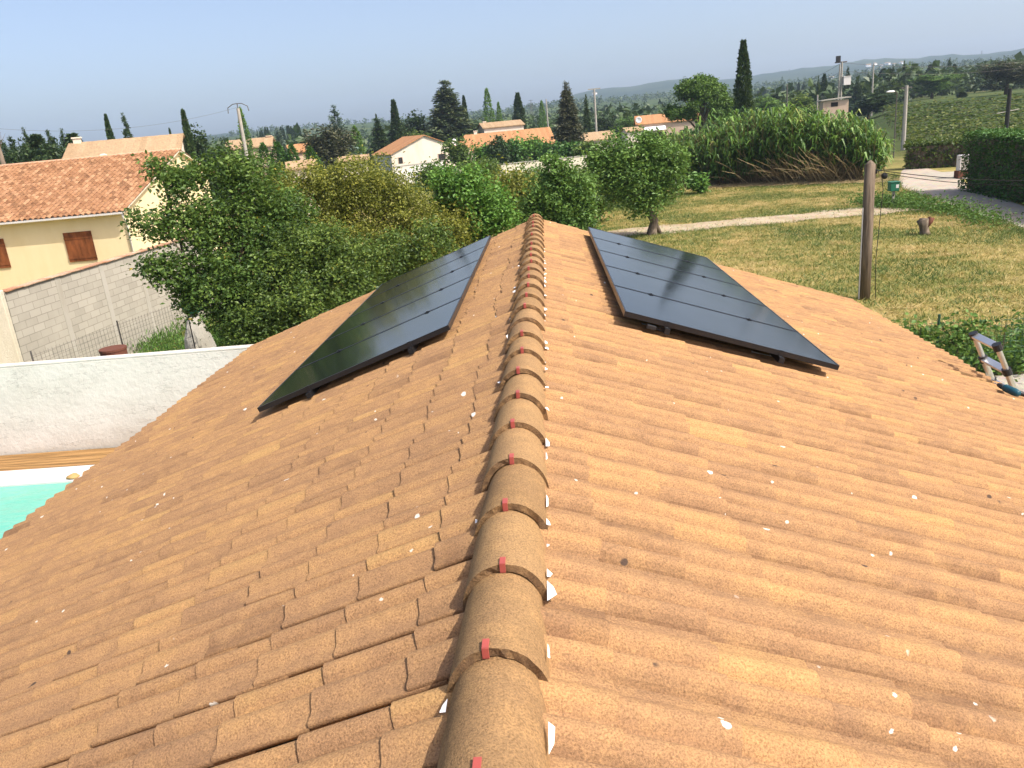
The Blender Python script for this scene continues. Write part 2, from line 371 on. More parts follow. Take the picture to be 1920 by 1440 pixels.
ribbon('path', np.c_[xs, yc+1.45+wob(1)], np.c_[xs, yc-1.35+wob(3)], .012, M['path'], 'pale gravel track crossing the meadow', 'path')
pl = [onz(a_, b_)[:2] for a_, b_ in [(1930, 430), (1850, 408), (1790, 386), (1740, 370), (1694, 354), (1686, 340), (1690, 322), (1706, 308)]]
pr_ = [onz(a_, b_)[:2] for a_, b_ in [(1990, 408), (1925, 390), (1880, 372), (1840, 358), (1812, 345), (1790, 330), (1740, 316), (1722, 304)]]
RL = [(18.3, 8), (18.7, 20)] + [(float(q[0]), float(q[1])) for q in pl]
RR = [(22.3, 6), (22.0, 19)] + [(float(q[0]), float(q[1])) for q in pr_]
ribbon('road', RL, RR, .016, M['road'], 'worn lane running between meadow and hedge', 'road')
sheet('gravel_forecourt', [(24.6, 52.6), (30, 51), (31.5, 55.5), (25.9, 58.2)], .022, M['gravel'], 'pale gravel patch at the lane edge beside the white cabinet', 'gravel')
sheet('gravel_yard', [(4.3, -3), (8.2, -3), (9.8, 10), (9.9, 15.6), (4.3, 15.6)], .01, M['gravel'], 'pale gravel ground between the house and the green fence', 'gravel')

# pool corner on the left
sheet('patio', [(-24, -3), (-4.6, -3), (-4.6, 14.85), (-24, 14.85)], .01, M['patio'], 'paved ground round the swimming pool', 'patio')
t = thing('swimming_pool', (-12, 9, 0), 'turquoise swimming pool with white coping beside the roof', 'pool')
obj('water', box(-18, -6.4, 3.5, 13.25, .012, .05), M['water'], t)
obj('coping', join(box(-18.6, -5.8, 13.25, 13.95, .012, .10), box(-6.4, -5.8, 3.5, 13.25, .012, .098), box(-18.6, -5.8, 2.9, 3.5, .012, .10), box(-18.6, -18, 3.5, 13.25, .012, .098)), M['pvc'], t, bevel=.02)
dk = []
for k in range(6): dk.append(box(-20, -5.2, 13.97+k*.146, 14.108+k*.146, .012, .09))
tag(obj('pool_deck', join(*dk), M['deck'], loc=(-12, 14.4, 0)), 'strip of brown wooden deck boards at the foot of the white wall', 'deck')
st = onz(137, 893, .13); V, Fc = sphere(st, (.12, .09, .045)); V = V + .012*np.sin(V*40)[:, [1, 2, 0]]
tag(obj('pebble', (V, Fc), plain('ochre_stone', (.42, .26, .10), .8), loc=(st[0], st[1], .1), smooth=True), 'ochre stone lying on the white pool coping', 'stone')
# ------------------------------------------------------------------ white garden wall
def wall_strip(x0, x1, y0, y1, ztop, n):
    V, Fc = [], []
    g = [];
    return box(x0, x1, y0, y1, 0, ztop)
tag(obj('garden_wall', join(wall_strip(-22, -2.5, 14.88, 15.06, 1.93, 1), box(-22, -2.5, 14.878, 15.062, 1.93, 1.975)), M['white'], loc=(-12, 15, 0), bevel=.012),
    'long low white rendered wall behind the pool deck', 'wall')

# ------------------------------------------------------------------ the house under the camera
XC = -.19; ZA = EYE-1.245; PITCH = R(19.1); CT, STH = math.cos(PITCH), math.sin(PITCH)
Y0, Y1 = -2.4, 11.2; EAVE = 4.62/CT
def roof_tiles(O, A, D, N, ncol, nrow, w, expo, prof, length, lift, thick, jit, tint_fn, seed, urnd=0.01):
    """individually laid tiles: O ridge corner, A along the ridge, D down the slope, N up"""
    rg = np.random.default_rng(seed); O, A, D, N = [np.asarray(v, float) for v in (O, A, D, N)]
    pr = np.asarray(prof, float); K = len(pr)
    ci, ri = [q.ravel() for q in np.meshgrid(np.arange(ncol), np.arange(nrow), indexing='ij')]
    n = len(ci)
    a0 = ci*w + rg.normal(0, jit*.4, n); u1 = (ri+1)*expo + rg.normal(0, urnd, n); u0 = np.maximum(u1-length, 0.02); dh = rg.normal(0, jit*.5, n)
    skew = rg.normal(0, jit*.6, n)
    a = a0[:, None]+pr[None, :, 0]; h = pr[None, :, 1]+dh[:, None]
    def row(u, hh, sk=0): return O + a[..., None]*A + (u[:, None]+sk)[..., None]*D + hh[..., None]*N
    sk = skew[:, None]*(pr[None, :, 0]/w-.5)
    frac = np.clip((u1-u0)/length, 0, 1)[:, None]
    r0 = row(u0, h-lift*.2+lift*(1-frac)); rm = row((u0+u1)/2, h+lift*.45+lift*(1-frac)*.3); r1 = row(u1, h+lift, sk); r2 = row(u1, h+lift-thick, sk)
    V = np.stack([r0, rm, r1, r1, r2], 1).reshape(-1, 3)
    base = (np.arange(n)*5*K)[:, None]; k = np.arange(K-1)[None, :]
    Fs, tin, sm = [], [], []
    tv = tint_fn(rg, n, pr)
    for ra, rb, s in ((0, 1, True), (1, 2, True), (3, 4, False)):
        f = np.stack([base+ra*K+k, base+rb*K+k, base+rb*K+k+1, base+ra*K+k+1], -1).reshape(-1, 4)
        Fs.append(f); tin.append(tv.reshape(-1)); sm.append(np.full(len(f), s))
    return (V, np.vstack(Fs)), np.concatenate(tin), np.concatenate(sm)
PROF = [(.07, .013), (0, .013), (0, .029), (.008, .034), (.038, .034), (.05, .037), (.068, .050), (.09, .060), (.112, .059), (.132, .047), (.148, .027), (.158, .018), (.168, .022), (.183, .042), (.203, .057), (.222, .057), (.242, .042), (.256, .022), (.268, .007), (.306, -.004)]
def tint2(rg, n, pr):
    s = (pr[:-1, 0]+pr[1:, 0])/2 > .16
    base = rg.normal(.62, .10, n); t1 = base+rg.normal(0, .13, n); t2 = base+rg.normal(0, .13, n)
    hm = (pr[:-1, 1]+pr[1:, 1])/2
    darken = np.interp(hm, [.015, .030, .050], [.46, .20, 0.])      # channels tinted darker the lower the profile
    return np.clip(np.where(s[None, :], t2[:, None], t1[:, None])-darken[None, :], 0, 1)
house = thing('tiled_house', (XC, 4.4, 0), 'long low house with an orange clay tiled gable roof in the foreground', 'house')
NCOL = int((Y1-Y0)/.292)+1; NROW = 16
A = np.array([0, 1., 0])
# left slope (laps turned to the camera), right slope (laps turned away)
for sgn in (-1, 1):
    D = np.array([sgn*CT, 0, -STH]); N = np.array([sgn*STH, 0, CT])
    O = np.array([XC, Y0, ZA]) - N*.045
    if sgn < 0: AA, OO = A, O
    else: AA, OO = -A, O + A*(NCOL*.292)
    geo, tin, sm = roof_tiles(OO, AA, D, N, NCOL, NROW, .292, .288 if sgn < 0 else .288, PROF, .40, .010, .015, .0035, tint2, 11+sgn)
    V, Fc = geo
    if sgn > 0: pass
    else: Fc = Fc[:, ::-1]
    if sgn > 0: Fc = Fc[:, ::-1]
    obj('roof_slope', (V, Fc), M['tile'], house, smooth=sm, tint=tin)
# roof body just under the tiles and the walls
ex = 16*.288*CT-.05
prf = [(XC-ex, ZA-.09-ex*math.tan(PITCH)), (XC, ZA-.09), (XC+ex, ZA-.09-ex*math.tan(PITCH)), (XC+ex, ZA-.23-ex*math.tan(PITCH)), (XC, ZA-.25), (XC-ex, ZA-.23-ex*math.tan(PITCH))]
V = [(x, y, z) for y in (Y0+.1, Y1-.03) for x, z in prf]
obj('roof_deck', (V, [(0, 1, 7, 6), (1, 2, 8, 7), (2, 3, 9, 8), (3, 4, 10, 9), (4, 5, 11, 10), (5, 0, 6, 11), (0, 5, 4, 1), (1, 4, 3, 2), (6, 7, 10, 11), (7, 8, 9, 10)]), M['concrete'], house)
wx = ex-.35; zt = ZA-.24-wx*math.tan(PITCH)
wl = [(XC-wx, 0), (XC+wx, 0), (XC+wx, zt), (XC, ZA-.26), (XC-wx, zt)]
V = [(x, y, z) for y in (Y0+.3, Y1-.25) for x, z in wl]
obj('wall', (V, [(0, 1, 2, 3, 4), (9, 8, 7, 6, 5), (0, 5, 6, 1), (1, 6, 7, 2), (4, 3, 8, 9), (3, 2, 7, 8), (0, 4, 9, 5)]), M['render'], house)
# ridge tiles
XR = XC-.012; ZR = EYE-1.165
def cap_geo(y, rg):
    L = .44; n = 18; V, Fc = [], []
    def ring(yy, w, h, zoff):
        return [(XR+w*math.cos(t), yy+(rg.normal(0, .0022) if yy == y else 0), zoff+h*math.sin(t)) for t in np.linspace(math.pi, 0, n)]
    rows = []
    for s in np.linspace(0, 1, 5):
        rows.append(ring(y+s*L, .128-.016*s, .150-.02*s, ZR-.150-.004*s))
    inner = [ring(y+s*L, (.1065 if s == 0 else .110)-.016*s, (.1275 if s == 0 else .1305)-.02*s, ZR-.150-.004*s) for s in (0, .5, 1)]
    dx, dz, sk = rg.normal(0, .0018), rg.normal(0, .001), rg.normal(0, .004)
    V = [v for rr in rows for v in rr]; base = len(V)
    sm = []
    for i in range(4):
        for k in range(n-1): Fc.append((i*n+k, i*n+k+1, (i+1)*n+k+1, (i+1)*n+k)); sm.append(True)
    V += [v for rr in inner for v in rr]
    for i in range(2):
        for k in range(n-1): Fc.append((base+i*n+k, base+(i+1)*n+k, base+(i+1)*n+k+1, base+i*n+k+1)); sm.append(True)
    b2 = len(V); V += rows[0] + inner[0]
    for k in range(n-1): Fc.append((b2+k, b2+n+k, b2+n+k+1, b2+k+1)); sm.append(False)
    b3 = len(V); V += [rows[0][0], rows[-1][0], inner[2][0], inner[0][0], rows[0][-1], rows[-1][-1], inner[2][-1], inner[0][-1]]
    Fc += [(b3, b3+1, b3+2, b3+3), (b3+4, b3+7, b3+6, b3+5)]; sm += [False, False]
    V = np.array(V); V[:, 0] += dx + sk*(V[:, 1]-y)/L; V[:, 2] += dz - .007*(V[:, 1]-y)/L + .005
    return V, Fc, sm, dx, dz
rg = np.random.default_rng(5)
yk = 1.59 - .376*10; k = 0
while yk < Y1-.2:
    V, Fc, sm, dx, dz = cap_geo(yk, rg)
    tt = np.full(len(Fc), rg.uniform(.4, .9)); tt[4*17+2*17:4*17+3*17] = rg.uniform(-.05, .22, 17)      # the raw cut end is tinted darker
    c = obj('ridge_tile', (V, Fc), M['cap'], house, smooth=sm, tint=tt)
    if rg.uniform() < .85:
        cx = XR+dx+rg.normal(-.008, .006); zc = ZR+dz+.006
        obj('ridge_clip', join(box(cx-.0085, cx+.0085, yk-.004, yk+.034, zc-.001, zc+.003), box(cx-.0085, cx+.0085, yk-.0045, yk-.001, zc-.024, zc+.003), box(cx-.0085, cx+.0085, yk-.004, yk+.02, zc-.027, zc-.023)), M['clip'], c, bevel=.001)
    yk += .376
# torn white underlay poking out below the ridge tiles
for sgn in (-1, 1):
    y = 1.05
    while y < 8.6:
        ln = rg.uniform(.01, .075)*(1.5 if rg.uniform() < .3 else .8); wd_ = rg.uniform(.004, .024); V = []
        keep = rg.uniform() < (.68 if sgn > 0 else .22)
        if keep:
            for (yy, ww) in ((y, 0), (y+ln, 0), (y+ln*rg.uniform(.6, 1), wd_*rg.uniform(.6, 1)), (y+ln*rg.uniform(0, .4), wd_*rg.uniform(.5, 1.2))):
                xx = XR+sgn*(.118+ww); V.append((xx, yy, ZA+.018-abs(xx-XC)*math.tan(PITCH)+rg.uniform(.012, .022)))
            obj('underlay_flap', (np.array(V), [(0, 1, 2, 3)]), M['under'], house)
        y += rg.uniform(.10, .2)

# ------------------------------------------------------------------ solar panels
PLX, PW, PT = 1.64, .992, .038
ZP = EYE-1.122+.0
ORD = ['nearest the camera', 'second from the camera', 'third from the camera', 'fourth from the camera', 'farthest from the camera']
XP = -.154
panel0 = None
for sgn, side in ((-1, 'left'), (1, 'right')):
    D = np.array([sgn*CT, 0, -STH]); N = np.array([sgn*STH, 0, CT])
    ux = .651/CT; base = np.array([XP, 0, ZP]) + D*ux
    y0 = 5.72
    for k in range(5):
        yy = y0 + k*1.004
        o = base + np.array([0, yy, 0])
        t = thing('solar_panel', o, f'black solar panel on the {side} roof slope, {ORD[k]} of its five', 'solar panel', f'solar panels on the {side} slope')
        # local frame: x down the slope, y along the ridge, z out of the roof
        ang = math.atan2(-STH, CT)
        if sgn > 0: t.rotation_euler = (0, PITCH, 0)
        else: t.rotation_euler = (0, math.pi-PITCH, 0)
        up_ = 1 if sgn > 0 else -1
        # for the left slope the local z axis points into the roof, so heights are mirrored
        h = lambda a, b: (min(up_*a, up_*b), max(up_*a, up_*b))
        fr = .011
        z0, z1 = h(-PT, 0); q0, q1 = h(-.006, -.002); b0, b1 = h(-PT+.002, -PT+.005)
        obj('frame', join(box(0, PLX, 0, fr, z0, z1), box(0, PLX, PW-fr, PW, z0, z1), box(0, fr, fr, PW-fr, z0, z1), box(PLX-fr, PLX, fr, PW-fr, z0, z1)), M['frame'], t, local=True)
        obj('glass', box(fr, PLX-fr, fr, PW-fr, q0, q1), M['glass'], t, local=True)
        obj('back_sheet', box(fr, PLX-fr, fr, PW-fr, b0, b1), M['blackplastic'], t, local=True)
        for f in (.2, .73):
            c0, c1 = h(-.03, .004)
            if k == 0:
                ec = obj('end_clamp', join(box(f*PLX-.014, f*PLX+.014, -.005, .009, *h(.0005, .003)), box(f*PLX-.014, f*PLX+.014, -.005, -.001, *h(-.045, .003))), M['frame'], t, local=True)
                obj('bolt', join(box(f*PLX-.012, f*PLX+.012, -.016, .0, *h(-.056, -.047)), box(f*PLX-.004, f*PLX+.004, -.013, -.005, *h(-.075, -.040)), box(f*PLX-.009, f*PLX+.011, -.018, .0, *h(-.080, -.073))), M['alu'], ec, local=True)
            if k < 4: obj('mid_clamp', join(box(f*PLX-.02, f*PLX+.02, PW-.01, PW+.022, *h(.0005, .005)), box(f*PLX-.006, f*PLX+.006, PW+.002, PW+.010, *h(.005, .010))), M['frame'], t, local=True)
    for f, nm in ((.2, 'upper'), (.73, 'lower')):
        c = base + D*(f*PLX) - N*(PT+.022)
        t = thing('mounting_rail', c+np.array([0, y0, 0]), f'dark mounting rail under the {side} solar panels, {nm} of the two', 'mounting rail', 'mounting rails under the solar panels')
        obj('rail', obox(c+np.array([0, y0+2.49, 0]), D, A, N, .038, 5.10, .04), M['rail'], t)
        for yy in (y0+.25, y0+1.4, y0+2.5, y0+3.6, y0+4.8):
            obj('roof_hook', join(obox(c+np.array([0, yy, 0])-N*.03+D*.03, D, A, N, .03, .03, .05), obox(c+np.array([0, yy, 0])-N*.05-D*.05, D, A, N, .18, .03, .006)), M['alu'], t)
t = thing('junction_box', base+np.array([0, 5.8, -.1]), 'small black connector under the near edge of the right solar panels', 'connector')
o = base + D*.22 + np.array([0, 5.74, 0]) - N*.07
obj('body', obox(o, D, A, N, .07, .05, .035), M['blackplastic'], t, bevel=.006)
obj('cable', tube([o+D*.03, o+D*.09-N*.012, o+D*.15+N*.01+A*.04], .006, 6), M['blackplastic'], t, smooth=True)

# ------------------------------------------------------------------ ladder and drill at the right eave
def roofpt(px, py, sgn=1, off=.02):
    d = ray(px, py); t_ = math.tan(PITCH); za = ZA+off-EYE
    kk = (za+t_*sgn*XC)/(d[2]+t_*sgn*d[0]); return d*kk+np.array([0, 0, EYE])
yf, yn = 7.72, 7.30
xe = XC+ex+.10
def on_x(px, py, x): d = ray(px, py); return d*(x/d[0])+np.array([0, 0, EYE])
lad = thing('ladder', (xe+.9, (yf+yn)/2, 0), 'aluminium telescopic ladder leaning over the right eave', 'ladder')
ze = ZA-(xe-XC)*math.tan(PITCH)-.02
ldir = np.array([-.215, 0, .48]); ldir /= np.linalg.norm(ldir)
LADW = yf-yn
E0 = np.array([xe+.03, 0, ze])
s0 = -E0[2]/ldir[2]; TOPL = .50
for yy in (yf, yn):
    obj('stile', join(tube([E0+np.array([0, yy, 0])+ldir*s0, E0+np.array([0, yy, 0])+ldir*(TOPL*.5)], .030, 12), tube([E0+np.array([0, yy, 0])+ldir*(TOPL*.5), E0+np.array([0, yy, 0])+ldir*TOPL], .025, 12)), M['alu'], lad, smooth=False)
lx = np.cross(A, ldir)
s = TOPL
while s > s0+.1:
    c = E0+np.array([0, (yf+yn)/2, 0])+ldir*s
    obj('rung', obox(c, A, lx, ldir, LADW-.04, .075, .03), M['alu'], lad, bevel=.008)
    for yy in (yf, yn): obj('collar', tube([E0+np.array([0, yy, 0])+ldir*(s-.035), E0+np.array([0, yy, 0])+ldir*(s+.03)], .041, 12), M['blackplastic'], lad)
    s -= .27
dp = roofpt(1893, 732, 1, .055)
N = np.array([STH, 0, CT]); D = np.array([CT, 0, -STH])
t = thing('power_drill', dp-N*.05, 'teal and black cordless drill lying on the tiles by the ladder', 'drill')
ax = np.array([.35, -.93, 0]); ax = ax-N*ax.dot(N); ax /= np.linalg.norm(ax); sd_ = np.cross(N, ax)
c = dp + N*.005
obj('body', join(tube([c-ax*.07, c-ax*.05, c+ax*.05, c+ax*.09, c+ax*.10], [.022, .034, .036, .030, .020], 14)), M['teal'], t, smooth=True)
ch = obj('chuck', tube([c-ax*.07, c-ax*.10, c-ax*.125, c-ax*.135], [.026, .024, .018, .010], 12), M['blackplastic'], t, smooth=True)
obj('drill_bit', tube([c-ax*.13, c-ax*.17], .005, 8), M['alu'], ch)
obj('handle', join(tube([c+ax*.03, c+ax*.06+sd_*.06, c+ax*.10+sd_*.13], [.024, .021, .023], 10)), M['blackplastic'], t, smooth=True)
obj('battery', obox(c+ax*.115+sd_*.155, ax, sd_, N, .115, .05, .068), M['blackplastic'], t, bevel=.008)

# ------------------------------------------------------------------ plants: leaf clouds and branches
def leaves(P, size, aspect=.55, up=.35, tint=None, rg=rng, dirs=None, droop=0.):
    """one folded diamond per leaf"""
    n = len(P); size = np.broadcast_to(np.asarray(size, float), (n,))*rg.uniform(.7, 1.25, n)
    L = rg.normal(0, 1, (n, 3)); L[:, 2] = L[:, 2]*.6-droop
    if dirs is not None: L = dirs + rg.normal(0, .35, (n, 3))
    L /= np.linalg.norm(L, axis=1, keepdims=True)+1e-9
    Nn = rg.normal(0, 1, (n, 3)); Nn[:, 2] = np.abs(Nn[:, 2])*(1+up*2)
    W = np.cross(L, Nn); W /= np.linalg.norm(W, axis=1, keepdims=True)+1e-9
    Nn = np.cross(W, L)
    s = size[:, None]
    V = np.stack([P, P+L*s*.5+W*s*aspect*.5+Nn*s*.10, P+L*s-Nn*s*.08, P+L*s*.5-W*s*aspect*.5+Nn*s*.10], 1).reshape(-1, 3)
    i = np.arange(n)*4
    return V, np.stack([i, i+1, i+2, i+3], 1), (tint if tint is not None else rg.beta(2.2, 2.2, n))
def clumps(lobes, ncl, per, sig, rg, shell=.45, flat=.8):
    """leaf positions: clusters spread through the outer volume of ellipsoid lobes"""
    lb = np.array([(*c, *(np.broadcast_to(rr, 3))) for c, rr in lobes], float)
    w = (lb[:, 3]*lb[:, 4]+lb[:, 5]*lb[:, 3]); w /= w.sum()
    ix = rg.choice(len(lb), ncl, p=w)
    d = rg.normal(0, 1, (ncl, 3)); d /= np.linalg.norm(d, axis=1, keepdims=True)
    rr = rg.uniform(0, 1, ncl)**shell
    C = lb[ix, :3] + d*lb[ix, 3:]*rr[:, None]
    ct = np.clip(rg.normal(0, .20, ncl), -.45, .45)
    j = rg.integers(0, ncl, ncl*per)
    return C[j] + rg.normal(0, 1, (ncl*per, 3))*np.array([1, 1, flat])*sig, ct[j], C
def limbs(base, targets, r0, rg, fork=.45):
    gs = []; base = np.asarray(base, float); tg = np.asarray(targets, float); ctr = tg.mean(0)
    fk = base + (ctr-base)*fork*np.array([.5, .5, 1]); fk[2] = base[2]+(tg[:, 2].min()*.5+ctr[2]*.5-base[2])*fork
    mid = (base+fk)/2 + rg.normal(0, r0*.6, 3)*np.array([1, 1, 0])
    gs.append(tube([base-np.array([0, 0, .2]), base+np.array([0, 0, .08]), mid, fk], [r0*1.35, r0*1.05, r0*.85, r0*.75], 8))
    for q in tg:
        m1 = fk+(q-fk)*.4+rg.normal(0, .08, 3)*np.linalg.norm(q-fk); m1[2] += .05*np.linalg.norm(q-fk)
        gs.append(tube([fk-np.array([0, 0, r0*.3]), m1, q], [r0*.55, r0*.32, r0*.10], 6))
    return join(*gs)
def lobe(px, py, rpx, dist, dz=0, sq=1.):
    c = atd(px, py, dist+dz); zc = (c-np.array([0, 0, EYE]))@fw
    rr = rpx*zc/F; return (c, (rr, rr, rr*sq))
def tree(name, label, cat, basepx, dist, lobes, nleaf, lsize, mat, seed, sig=.3, per=26, trunk_r=.12, aspect=.6, up=.35, tint_fn=None, base=None, stems=8, shell=.45, group=None):
    rg = np.random.default_rng(seed)
    if base is None: c = atd(basepx, 600, dist); base = np.array([c[0], c[1], gz(c[0], c[1])])
    t = thing(name, base, label, cat, group)
    P, ct, C = clumps(lobes, max(4, nleaf//per), per, sig, rg, shell)
    ok = P[:, 2] > base[2]+.02; P, ct = P[ok], ct[ok]
    tin = np.clip(rg.beta(2.2, 2.4, len(P))+ct, 0, .92); tin = np.where(rg.uniform(0, 1, len(P)) < .003, 1., tin)
    if tint_fn: tin = tint_fn(P, tin, rg)
    V, Fc, tn = leaves(P, lsize, aspect, up, tin, rg)
    obj('crown', (V, Fc), M[mat], t, tint=tn)
    tg = [c for c, rr in lobes]; ix = rg.permutation(len(tg))[:stems]
    obj('trunk', limbs(base, [tg[i] for i in ix], trunk_r, rg), M['bark'], t, smooth=True)
    return t
LA = [(300, 318, 26, .2), (335, 345, 36, 0), (372, 325, 30, .5), (430, 315, 42, .8), (470, 345, 60, .5), (262, 410, 22, -.2), (305, 430, 36, -.4), (360, 415, 55, 0), (425, 430, 80, .3), (285, 498, 26, -.6), (335, 515, 42, -.5),
      (400, 520, 75, -.4), (470, 520, 80, 0), (365, 570, 40, -.6), (440, 590, 55, -.4), (520, 440, 80, .8), (520, 560, 80, 0), (480, 640, 50, -.5), (560, 480, 70, .6), (540, 400, 50, 1.)]
tree('fruit_tree', 'dark green broadleaf tree with branches spreading towards the yellow house', 'tree', 455, 23.5, [lobe(a, b, c*.92, 23.5, d) for a, b, c, d in LA], 44000, .125, 'leafA', 21, sig=.165, per=34, trunk_r=.16, stems=14)
def tintB(P, tin, rg):
    return np.clip(tin*.75+.10+.0*P[:, 2], 0, 1)
LB = [(520, 375, 60, 0), (575, 355, 55, 1), (640, 352, 58, 1.5), (700, 356, 62, 1.5), (765, 385, 66, 1), (610, 350, 50, 0), (670, 345, 48, 0), (730, 362, 48, .5), (600, 430, 85, 0), (700, 440, 95, .5), (800, 455, 75, .5), (862, 440, 48, 1), (640, 500, 90, -.5), (760, 510, 60, 0), (850, 395, 40, 1.5)]
tree('olive_shrub', 'wide brownish green domed bush behind the left solar panels', 'bush', 690, 27.5, [lobe(a, b, c, 27.5, d) for a, b, c, d in LB], 54000, .105, 'leafB', 22, sig=.17, per=44, trunk_r=.13, stems=10, tint_fn=tintB)
LC = [(470, 610, 45, 0), (540, 570, 65, 0), (610, 545, 70, .5), (680, 515, 65, .5), (745, 490, 55, 1), (810, 460, 45, 1), (560, 480, 60, .8), (620, 470, 50, 1), (520, 640, 45, -.3), (600, 610, 50, -.3), (680, 570, 50, 0)]
tree('garden_shrub', 'mid green leafy bush rising over the left roof edge', 'bush', 610, 22, [lobe(a, b, c, 22, d) for a, b, c, d in LC], 34000, .105, 'leafC', 23, sig=.15, per=48, trunk_r=.12, stems=10)
LD = [(870, 350, 40, 0), (905, 375, 42, 0), (850, 380, 36, .5), (900, 420, 45, 0), (935, 405, 32, 0), (830, 345, 30, .8), (880, 455, 40, 0)]
tree('young_tree', 'bright green young tree beside the far end of the ridge', 'tree', 895, 29, [lobe(a, b, c, 29, d) for a, b, c, d in LD], 13000, .15, 'leafD', 24, sig=.19, per=36, trunk_r=.09)
LE = [(1045, 325, 28, 0), (1085, 350, 36, 0), (1030, 370, 42, 0), (1070, 395, 48, 0), (1000, 400, 34, 0), (1100, 410, 24, 0), (990, 430, 30, 0), (1050, 435, 50, 0), (1035, 308, 14, 0)]
tree('small_tree', 'dark green twin crowned tree just beyond the far gable', 'tree', 1040, 32, [lobe(a, b, c, 32, d) for a, b, c, d in LE], 15000, .15, 'leafF', 25, sig=.19, per=36, trunk_r=.09)
LF = [(1160, 292, 38, 0), (1215, 290, 44, .3), (1252, 305, 36, 0), (1140, 320, 34, 0), (1190, 325, 55, -.3), (1240, 345, 38, 0), (1205, 370, 34, -.3), (1165, 350, 34, 0), (1120, 300, 24, 0), (1210, 262, 18, 0)]
fb = onz(1222, 440)
tree('mulberry_tree', 'round crowned tree with a forked leaning trunk on the meadow by the track', 'tree', 0, 39, [lobe(a, b, c, 39.3, d) for a, b, c, d in LF], 17000, .17, 'leafF', 26, sig=.24, per=34, trunk_r=.24, base=fb, stems=9)
# second stem of the mulberry
mt = bpy.data.objects['mulberry_tree']
obj('stem', tube([fb+np.array([.45, .05, -.1]), fb+np.array([.15, 0, .7]), fb+np.array([-.15, .1, 1.3]), atd(1165, 345, 39.3)], [.11, .09, .08, .04], 8), M['bark'], mt, smooth=True)

# shrubs between the trees and the reeds
def bush(name, label, px, py, wpx, hpx, dist, mat, n, ls, seed, cat='bush', group=None):
    c = atd(px, py, dist); b = np.array([c[0], c[1], gz(c[0], c[1])]); rg = np.random.default_rng(seed)
    zc = (c-np.array([0, 0, EYE]))@fw; w = wpx*zc/F/2; top = atd(px, py-hpx/2, dist)[2]; h = max(.6, top-b[2])
    lb = []
    for k in range(7):
        q = rg.uniform(-.65, .65); lb.append((b+np.array([q*w, rg.uniform(-.4, .4)*w, h*rg.uniform(.3, .72)]), (w*.45, w*.45, h*.3)))
    lb.append((b+np.array([0, 0, h*.7]), (w*.5, w*.5, h*.3)))
    t = thing(name, b, label, cat, group)
    P, ct, C = clumps(lb, max(6, n//16), 16, .12*max(w, h), rg)
    P = P[P[:, 2] > b[2]]
    V, Fc, tn = leaves(P, ls, .6, .35, np.clip(rg.beta(2, 2.3, len(P)), 0, .95), rg)
    obj('foliage', (V, Fc), M[mat], t, tint=tn)
    obj('stem', limbs(b, [q for q, _ in lb[:5]], .05*h**.5, rg), M['bark'], t, smooth=True)
    return t
bush('bramble_bush', 'brownish bramble thicket left of the twin crowned tree', 970, 365, 90, 90, 42, 'leafB', 5000, .2, 31)
bush('hazel_bush', 'dull green bush behind the twin crowned tree', 1110, 370, 110, 110, 46, 'leafC', 6000, .22, 32)
bush('laurel_bush', 'dark bush between the meadow trees and the long wall', 1000, 330, 150, 40, 60, 'leafF', 5000, .25, 33)
bush('hedge_bush', 'olive green bush left of the long wall', 880, 318, 130, 40, 70, 'leafC', 4500, .28, 34)
bush('thorn_bush', 'dark bush in front of the grey garden wall', 810, 322, 80, 36, 72, 'leafA', 3000, .28, 35)
bush('privet_bush', 'rounded bush under the round crowned meadow tree', 1130, 330, 80, 60, 52, 'leafA', 4000, .22, 36)
bush('spurge_clump', 'pale yellow green clump at the foot of the reeds', 1308, 340, 26, 40, 58.5, 'leafD', 900, .3, 37)
for k, (px, py, w, h, d, m) in enumerate([(860, 275, 60, 30, 118, 'leafC'), (905, 282, 60, 26, 115, 'leafD'), (950, 280, 70, 28, 116, 'thuja'), (1000, 272, 70, 30, 118, 'leafD'), (1050, 280, 70, 30, 114, 'thuja'), (1095, 285, 60, 30, 110, 'leafC'), (930, 268, 26, 30, 114, 'conif')]):
    bush('garden_bush', f'{["olive", "bright green", "grassy green", "leafy", "tall green", "dull green", "dark"][k]} bush in the gardens behind the long wall, {["first", "second", "third", "fourth", "fifth", "sixth", "slim one"][k]} from the left', px, py, w, h, d, m, 1800, .5, 40+k, group='garden bushes behind the long wall')

